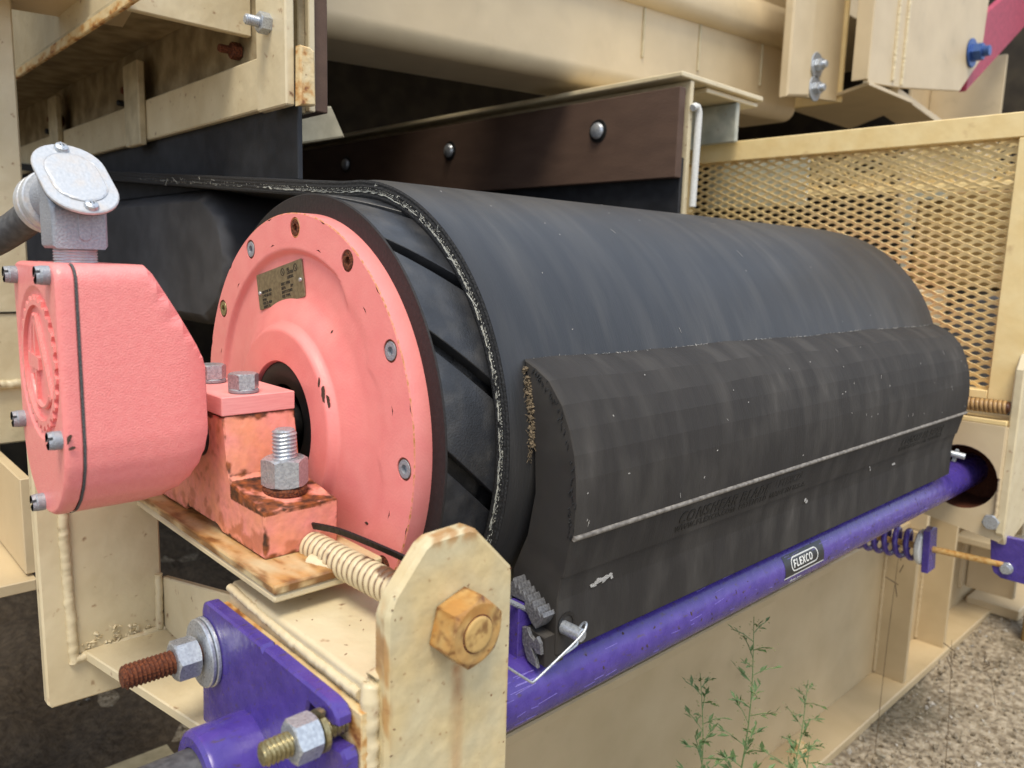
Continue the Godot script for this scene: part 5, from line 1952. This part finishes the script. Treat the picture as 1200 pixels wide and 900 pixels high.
	m.bar(Vector3(0.845, -0.118, 0.220), Vector3(0.850, -0.101, 0.222), 0.004, 0.004, Vector3.RIGHT, 0.0008)
	part("pin", m, "zinc", t)

# --- take-up bracket and tensioner at the far end ---------------------------------------------------------------------------------
func far_bracket() -> void:
	var t := thing("far_take_up_bracket", "far cream take-up bracket with a round hole for the purple pole", "bracket", Vector3(0.95, -0.24, 0.19))
	var m := M.new()
	# inner plate with the pole's hole: ring of quads from the hole to the outline
	var hc := Vector2(-0.156, 0.207)
	var outl := P2([-0.0745, 0.120, -0.0745, 0.256, -0.150, 0.256, -0.243, 0.256, -0.246, 0.268, -0.236, 0.256, -0.220, 0.120])
	outl = P2([-0.0745, 0.120, -0.0745, 0.2570, -0.2400, 0.2680, -0.2170, 0.120])
	var a := PackedVector3Array()
	var b := PackedVector3Array()
	for k in 64:
		var th := TAU * k / 64
		var d := Vector2(sin(th), cos(th))
		a.append(Vector3(0, hc.x + d.x * 0.046, hc.y + d.y * 0.046))
		var best := 0.05
		for j in 4:
			var h: Variant = Geometry2D.segment_intersects_segment(hc, hc + d, outl[j], outl[(j + 1) % 4])
			if h != null:
				best = (h - hc).length()
		b.append(Vector3(0, hc.x + d.x * best, hc.y + d.y * best))
	var sh := func(p: PackedVector3Array, x: float) -> PackedVector3Array:
		var o := PackedVector3Array()
		for q in p:
			o.append(q + Vector3(x, 0, 0))
		return o
	m.strip(sh.call(a, 0.935), sh.call(b, 0.935))
	m.strip(sh.call(b, 0.935), sh.call(b, 0.947))
	m.strip(sh.call(b, 0.947), sh.call(a, 0.947))
	for k in m.v.size() / 3:
		var q := m.v[3 * k + 1]
		m.v[3 * k + 1] = m.v[3 * k + 2]
		m.v[3 * k + 2] = q
	part("inner_plate", m, "cream_far", t)
	m = M.new()
	m.strip(sh.call(a, 0.9355), sh.call(a, 1.02))
	m.cap(sh.call(a, 1.02), true)
	part("hole", m, "rusty", t)
	m = M.new()
	var cb := PackedVector2Array([Vector2(-0.0735, 0.120), Vector2(-0.0735, 0.2565), Vector2(-0.1475, 0.2565)])
	for k in 14:
		var th := lerpf(0.18, PI * 0.86, k / 13.0)
		cb.append(Vector2(hc.x + 0.047 * sin(th), hc.y + 0.047 * cos(th)))
	cb.append(Vector2(-0.135, 0.120))
	m.px(cb, 0.925, 0.9345, 0.001)
	part("cover_block", m, "cream_far", t)
	m = M.new()
	m.box(Vector3(0.9475, -0.090, 0.10), Vector3(1.03, -0.0745, 0.2565), 0.002)
	part("top", m, "cream_far", t)
	m = M.new()
	m.pz(P2([0.930, -0.225, 0.930, 0.005, 0.948, 0.030, 1.03, 0.030, 1.06, 0.0, 1.06, -0.225, 0.95, -0.248]), 0.257, 0.269, 0.002)
	part("face_plate", m, "cream", t)
	m = M.new()
	m.bead(P3([0.931, -0.22, 0.2560, 0.931, -0.075, 0.2560]), 0.003, rng)
	part("weld_bead", m, "cream_far", t, 80)
	m = M.new()
	m.hexa(Vector3(0.9349, -0.2115, 0.2515), Vector3.LEFT, 0.0195, 0.009, 0.2)
	part("bolt", m, "zinc", t)
	t = thing("far_take_up_bolt", "painted threaded rod between the guard post and the far face plate", "bolt", Vector3(0.96, -0.05, 0.2))
	m = M.new()
	m.thread(Vector3(0.932, -0.053, 0.10), Vector3(0, 0.03, 1), 0.0095, 0.157, 0.0056, 24, 0.34, true)
	m.tint(func(p: Vector3, _c: Color) -> Color:
		return lin(0.70, 0.56, 0.36).lerp(lin(0.30, 0.16, 0.08), smooth(0.0092, 0.0083, Vector2(p.x - 0.932, p.y + 0.053 - 0.03 * (p.z - 0.10)).length())))
	part("threaded_rod", m, "white_worn", t, 60)
	m = M.new()
	m.box(Vector3(0.925, -0.0735, 0.13), Vector3(0.985, -0.0665, 0.2565), 0.001)
	part("slide_bar", m, "cream_warm", t)
	# tensioner under the bracket
	t = thing("tensioner_spring", "purple coil spring and white washer under the far end of the pole", "spring", Vector3(0.9, -0.29, 0.13))
	m = M.new()
	var hel := PackedVector3Array()
	var s0 := Vector3(0.945, -0.283, 0.058)
	var ax := Vector3(0.02, 0.045, 1).normalized()
	var fr := M.frame(ax)
	for k in 145:
		var th := TAU * 6.0 * k / 144
		hel.append(s0 + ax * (0.095 * k / 144.0) + (fr.x * cos(th) + fr.y * sin(th)) * 0.0205)
	m.tube(hel, 0.0042, 8)
	part("coil", m, "purple", t, 60)
	m = M.new()
	m.washer(s0 + ax * 0.099, ax, 0.007, 0.027, 0.009)
	part("white_washer", m, "white", t)
	m = M.new()
	m.prism(P2([-0.034, -0.016, 0.030, -0.016, 0.034, 0.0, 0.030, 0.016, -0.034, 0.016]), s0 + ax * 0.1085, fr.y, fr.x * -1.0, 0.0, 0.010, 0.001)
	part("end_plate", m, "purple", t)
	m = M.new()
	m.cyl(s0 - ax * 0.05, ax, 0.0048, 0.262)
	part("rod", m, "rust_gold", t)
	t = thing("tensioner_strap", "purple strap with a bright bolt hanging below the far bracket", "strap", Vector3(0.95, -0.29, 0.27))
	m = M.new()
	var strap := P2([-0.232, 0.2480, -0.275, 0.2530, -0.288, 0.2580, -0.2935, 0.2680, -0.2935, 0.30, -0.232, 0.30])
	m.px(strap, 0.947, 0.956, 0.001)
	part("strap", m, "purple", t)
	m = M.new()
	m.washer(Vector3(0.9468, -0.2770, 0.2735), Vector3.LEFT, 0.004, 0.0085, 0.0015)
	m.hexa(Vector3(0.9452, -0.2770, 0.2735), Vector3.LEFT, 0.0125, 0.007, 0.2)
	part("bolt", m, "zinc", t)
	t = thing("frame_sole", "cream welded foot of the frame standing on the gravel at the right", "steel frame", Vector3(1.5, -0.64, 0.2))
	m = M.new()
	m.box(Vector3(1.72, -0.60, 0.02), Vector3(1.735, -0.35, 0.12), 0.002)
	part("side_plate", m, "cream_far", t)
	m = M.new()
	m.box(Vector3(1.60, -0.46, 0.02), Vector3(2.9, -0.445, 0.13), 0.002)
	part("top_plate", m, "cream_far", t)
	m = M.new()
	m.box(Vector3(1.74, -0.655, 0.02), Vector3(2.9, -0.63, 0.13), 0.002)
	part("sole_plate", m, "cream_far", t)
	m = M.new()
	m.box(Vector3(1.70, -0.60, 0.008), Vector3(2.9, -0.46, 0.018), 0.002)
	part("web", m, "cream_far", t)
	t = thing("far_column", "cream column behind the purple coil spring", "column", Vector3(1.3, -0.3, 0.0))
	m = M.new()
	m.box(Vector3(1.235, -0.344, -0.05), Vector3(1.445, 0.1, -0.003), 0.002)
	part("face", m, "cream_far", t)
	m = M.new()
	m.box(Vector3(1.236, -0.344, -0.0025), Vector3(1.246, -0.08, 0.075), 0.002)
	m.box(Vector3(1.43, -0.344, -0.0025), Vector3(1.442, -0.08, 0.075), 0.002)
	part("rib", m, "cream_far", t)

# --- weeds ------------------------------------------------------------------------------------------------------------------
func weed(at: Vector3, h: float, lean: Vector3, bushy: float, label: String, grp: String) -> void:
	var t := thing("weed", label, "weed", at, grp)
	var stem := PackedVector3Array()
	for k in 16:
		var f := k / 15.0
		stem.append(at + Vector3(0, h * f, 0) + lean * f * f + Vector3(0.008 * sin(f * 7.0), 0, 0.006 * sin(f * 9.0 + 1.0)))
	var m := M.new()
	m.tube(stem, 0.0016, 6, 0.0004)
	var lf := M.new()
	var sd := M.new()
	for k in 44:
		var f := 0.12 + 0.88 * k / 44.0
		var i := int(f * 14.99)
		var p := stem[i].lerp(stem[i + 1], f * 15 - i if i < 15 else 0.0)
		var az := k * 2.39996 + rng.randf_range(-0.3, 0.3)
		var out := Vector3(cos(az), rng.randf_range(0.25, 0.75), sin(az)).normalized()
		var bl := (0.020 + 0.050 * (1.0 - f)) * bushy * rng.randf_range(0.6, 1.2)
		var tip := p + out * bl
		m.tube(PackedVector3Array([p, p + out * bl * 0.5 + Vector3(0, 0.002, 0), tip]), 0.0005, 4)
		if f > 0.62:
			for j in 9:
				var q := p.lerp(tip, rng.randf()) + Vector3(rng.randf_range(-1, 1), rng.randf_range(-0.3, 1), rng.randf_range(-1, 1)) * 0.006
				sd.lump(q, Vector3.ONE * rng.randf_range(0.0005, 0.0012), rng)
		for j in int(12 * (1.1 - f)) + 2:
			var g := rng.randf_range(0.15, 1.0)
			var q := p.lerp(tip, g)
			var d := (out + Vector3(rng.randf_range(-0.8, 0.8), rng.randf_range(-0.4, 0.5), rng.randf_range(-0.8, 0.8))).normalized()
			var l := rng.randf_range(0.009, 0.021) * (1.15 - 0.6 * f)
			var s := d.cross(Vector3(rng.randf_range(-0.4, 0.4), 1, rng.randf_range(-0.4, 0.4))).normalized() * l * 0.17
			var mid := q + d * l * 0.45 + Vector3(0, 0.001, 0)
			lf.t(q, mid + s, q + d * l)
			lf.t(q, q + d * l, mid - s)
	part("stem", m, "leaf", t, 60)
	part("leaves", lf, "leaf", t, 10).set_meta("kind", "stuff")
	if sd.v.size():
		part("seed_heads", sd, "seed", t, 10).set_meta("kind", "stuff")

func weeds() -> void:
	weed(Vector3(0.43, -0.665, 0.175), 0.435, Vector3(-0.005, 0, 0.0), 1.05, "tallest green feathery weed in front of the cross beam", "")
	weed(Vector3(0.40, -0.665, 0.15), 0.38, Vector3(-0.03, 0, 0.0), 0.9, "shorter green weed just left of the tallest weed", "")
	weed(Vector3(0.535, -0.665, 0.170), 0.28, Vector3(0.09, 0, -0.02), 0.9, "leaning weed with pale seed heads right of the tallest weed", "")
	weed(Vector3(0.50, -0.665, 0.20), 0.26, Vector3(0.03, 0, 0.0), 1.0, "low weed at the bottom edge between the taller weeds", "")
	var k := 0
	for q in [[0.98, 0.115, 0.36, 0.10, "bare dry stem leaning against the cross beam web"], [1.32, 0.20, 0.10, -0.04, "short dry stem standing in the gravel near the foot"], [1.02, 0.21, 0.20, 0.06, "thin dry stalk on the gravel in front of the beam"]]:
		var t := thing("dry_stem", q[4], "dry stem", Vector3(q[0], -0.665, q[1]))
		var m := M.new()
		m.tube(curve([q[0], -0.665, q[1], q[0] + q[3] * 0.3, -0.665 + q[2] * 0.5, q[1] - 0.01, q[0] + q[3], -0.665 + q[2], q[1] - 0.03], 14), 0.0006, 5, 0.0003)
		for j in 5:
			var a := Vector3(q[0] + q[3] * 0.8, -0.665 + q[2] * (0.7 + 0.06 * j), q[1] - 0.02)
			m.tube(PackedVector3Array([a, a + Vector3(rng.randf_range(-0.02, 0.02), 0.014, rng.randf_range(-0.02, 0.02))]), 0.0007, 4)
		part("stalk", m, "dry_stem", t, 60)
		k += 1
	var t2 := thing("fallen_twig", "long thin twig lying across the gravel at the lower right", "twig", Vector3(1.0, -0.655, 0.4))
	var m2 := M.new()
	m2.tube(curve([0.80, -0.655, 0.335, 0.95, -0.648, 0.33, 1.10, -0.642, 0.318, 1.35, -0.64, 0.31], 24), 0.0018, 6, 0.0008)
	part("stem", m2, "dry_stem", t2, 60)
	var t3 := thing("seedling", "small broad leafed green seedling beside the beam flange", "plant", Vector3(0.69, -0.665, 0.14))
	var m3 := M.new()
	for j in 26:
		var a := Vector3(0.69 + rng.randf_range(-0.03, 0.03), -0.655 + rng.randf() * 0.02, 0.14 + rng.randf_range(-0.02, 0.02))
		var d := Vector3(rng.randf_range(-1, 1), 0.3, rng.randf_range(-1, 1)).normalized()
		var s := d.cross(Vector3.UP).normalized() * 0.006
		m3.q(a, a + d * 0.007 - s, a + d * 0.016, a + d * 0.007 + s)
	part("leaves", m3, "leaf", t3, 10).set_meta("kind", "stuff")
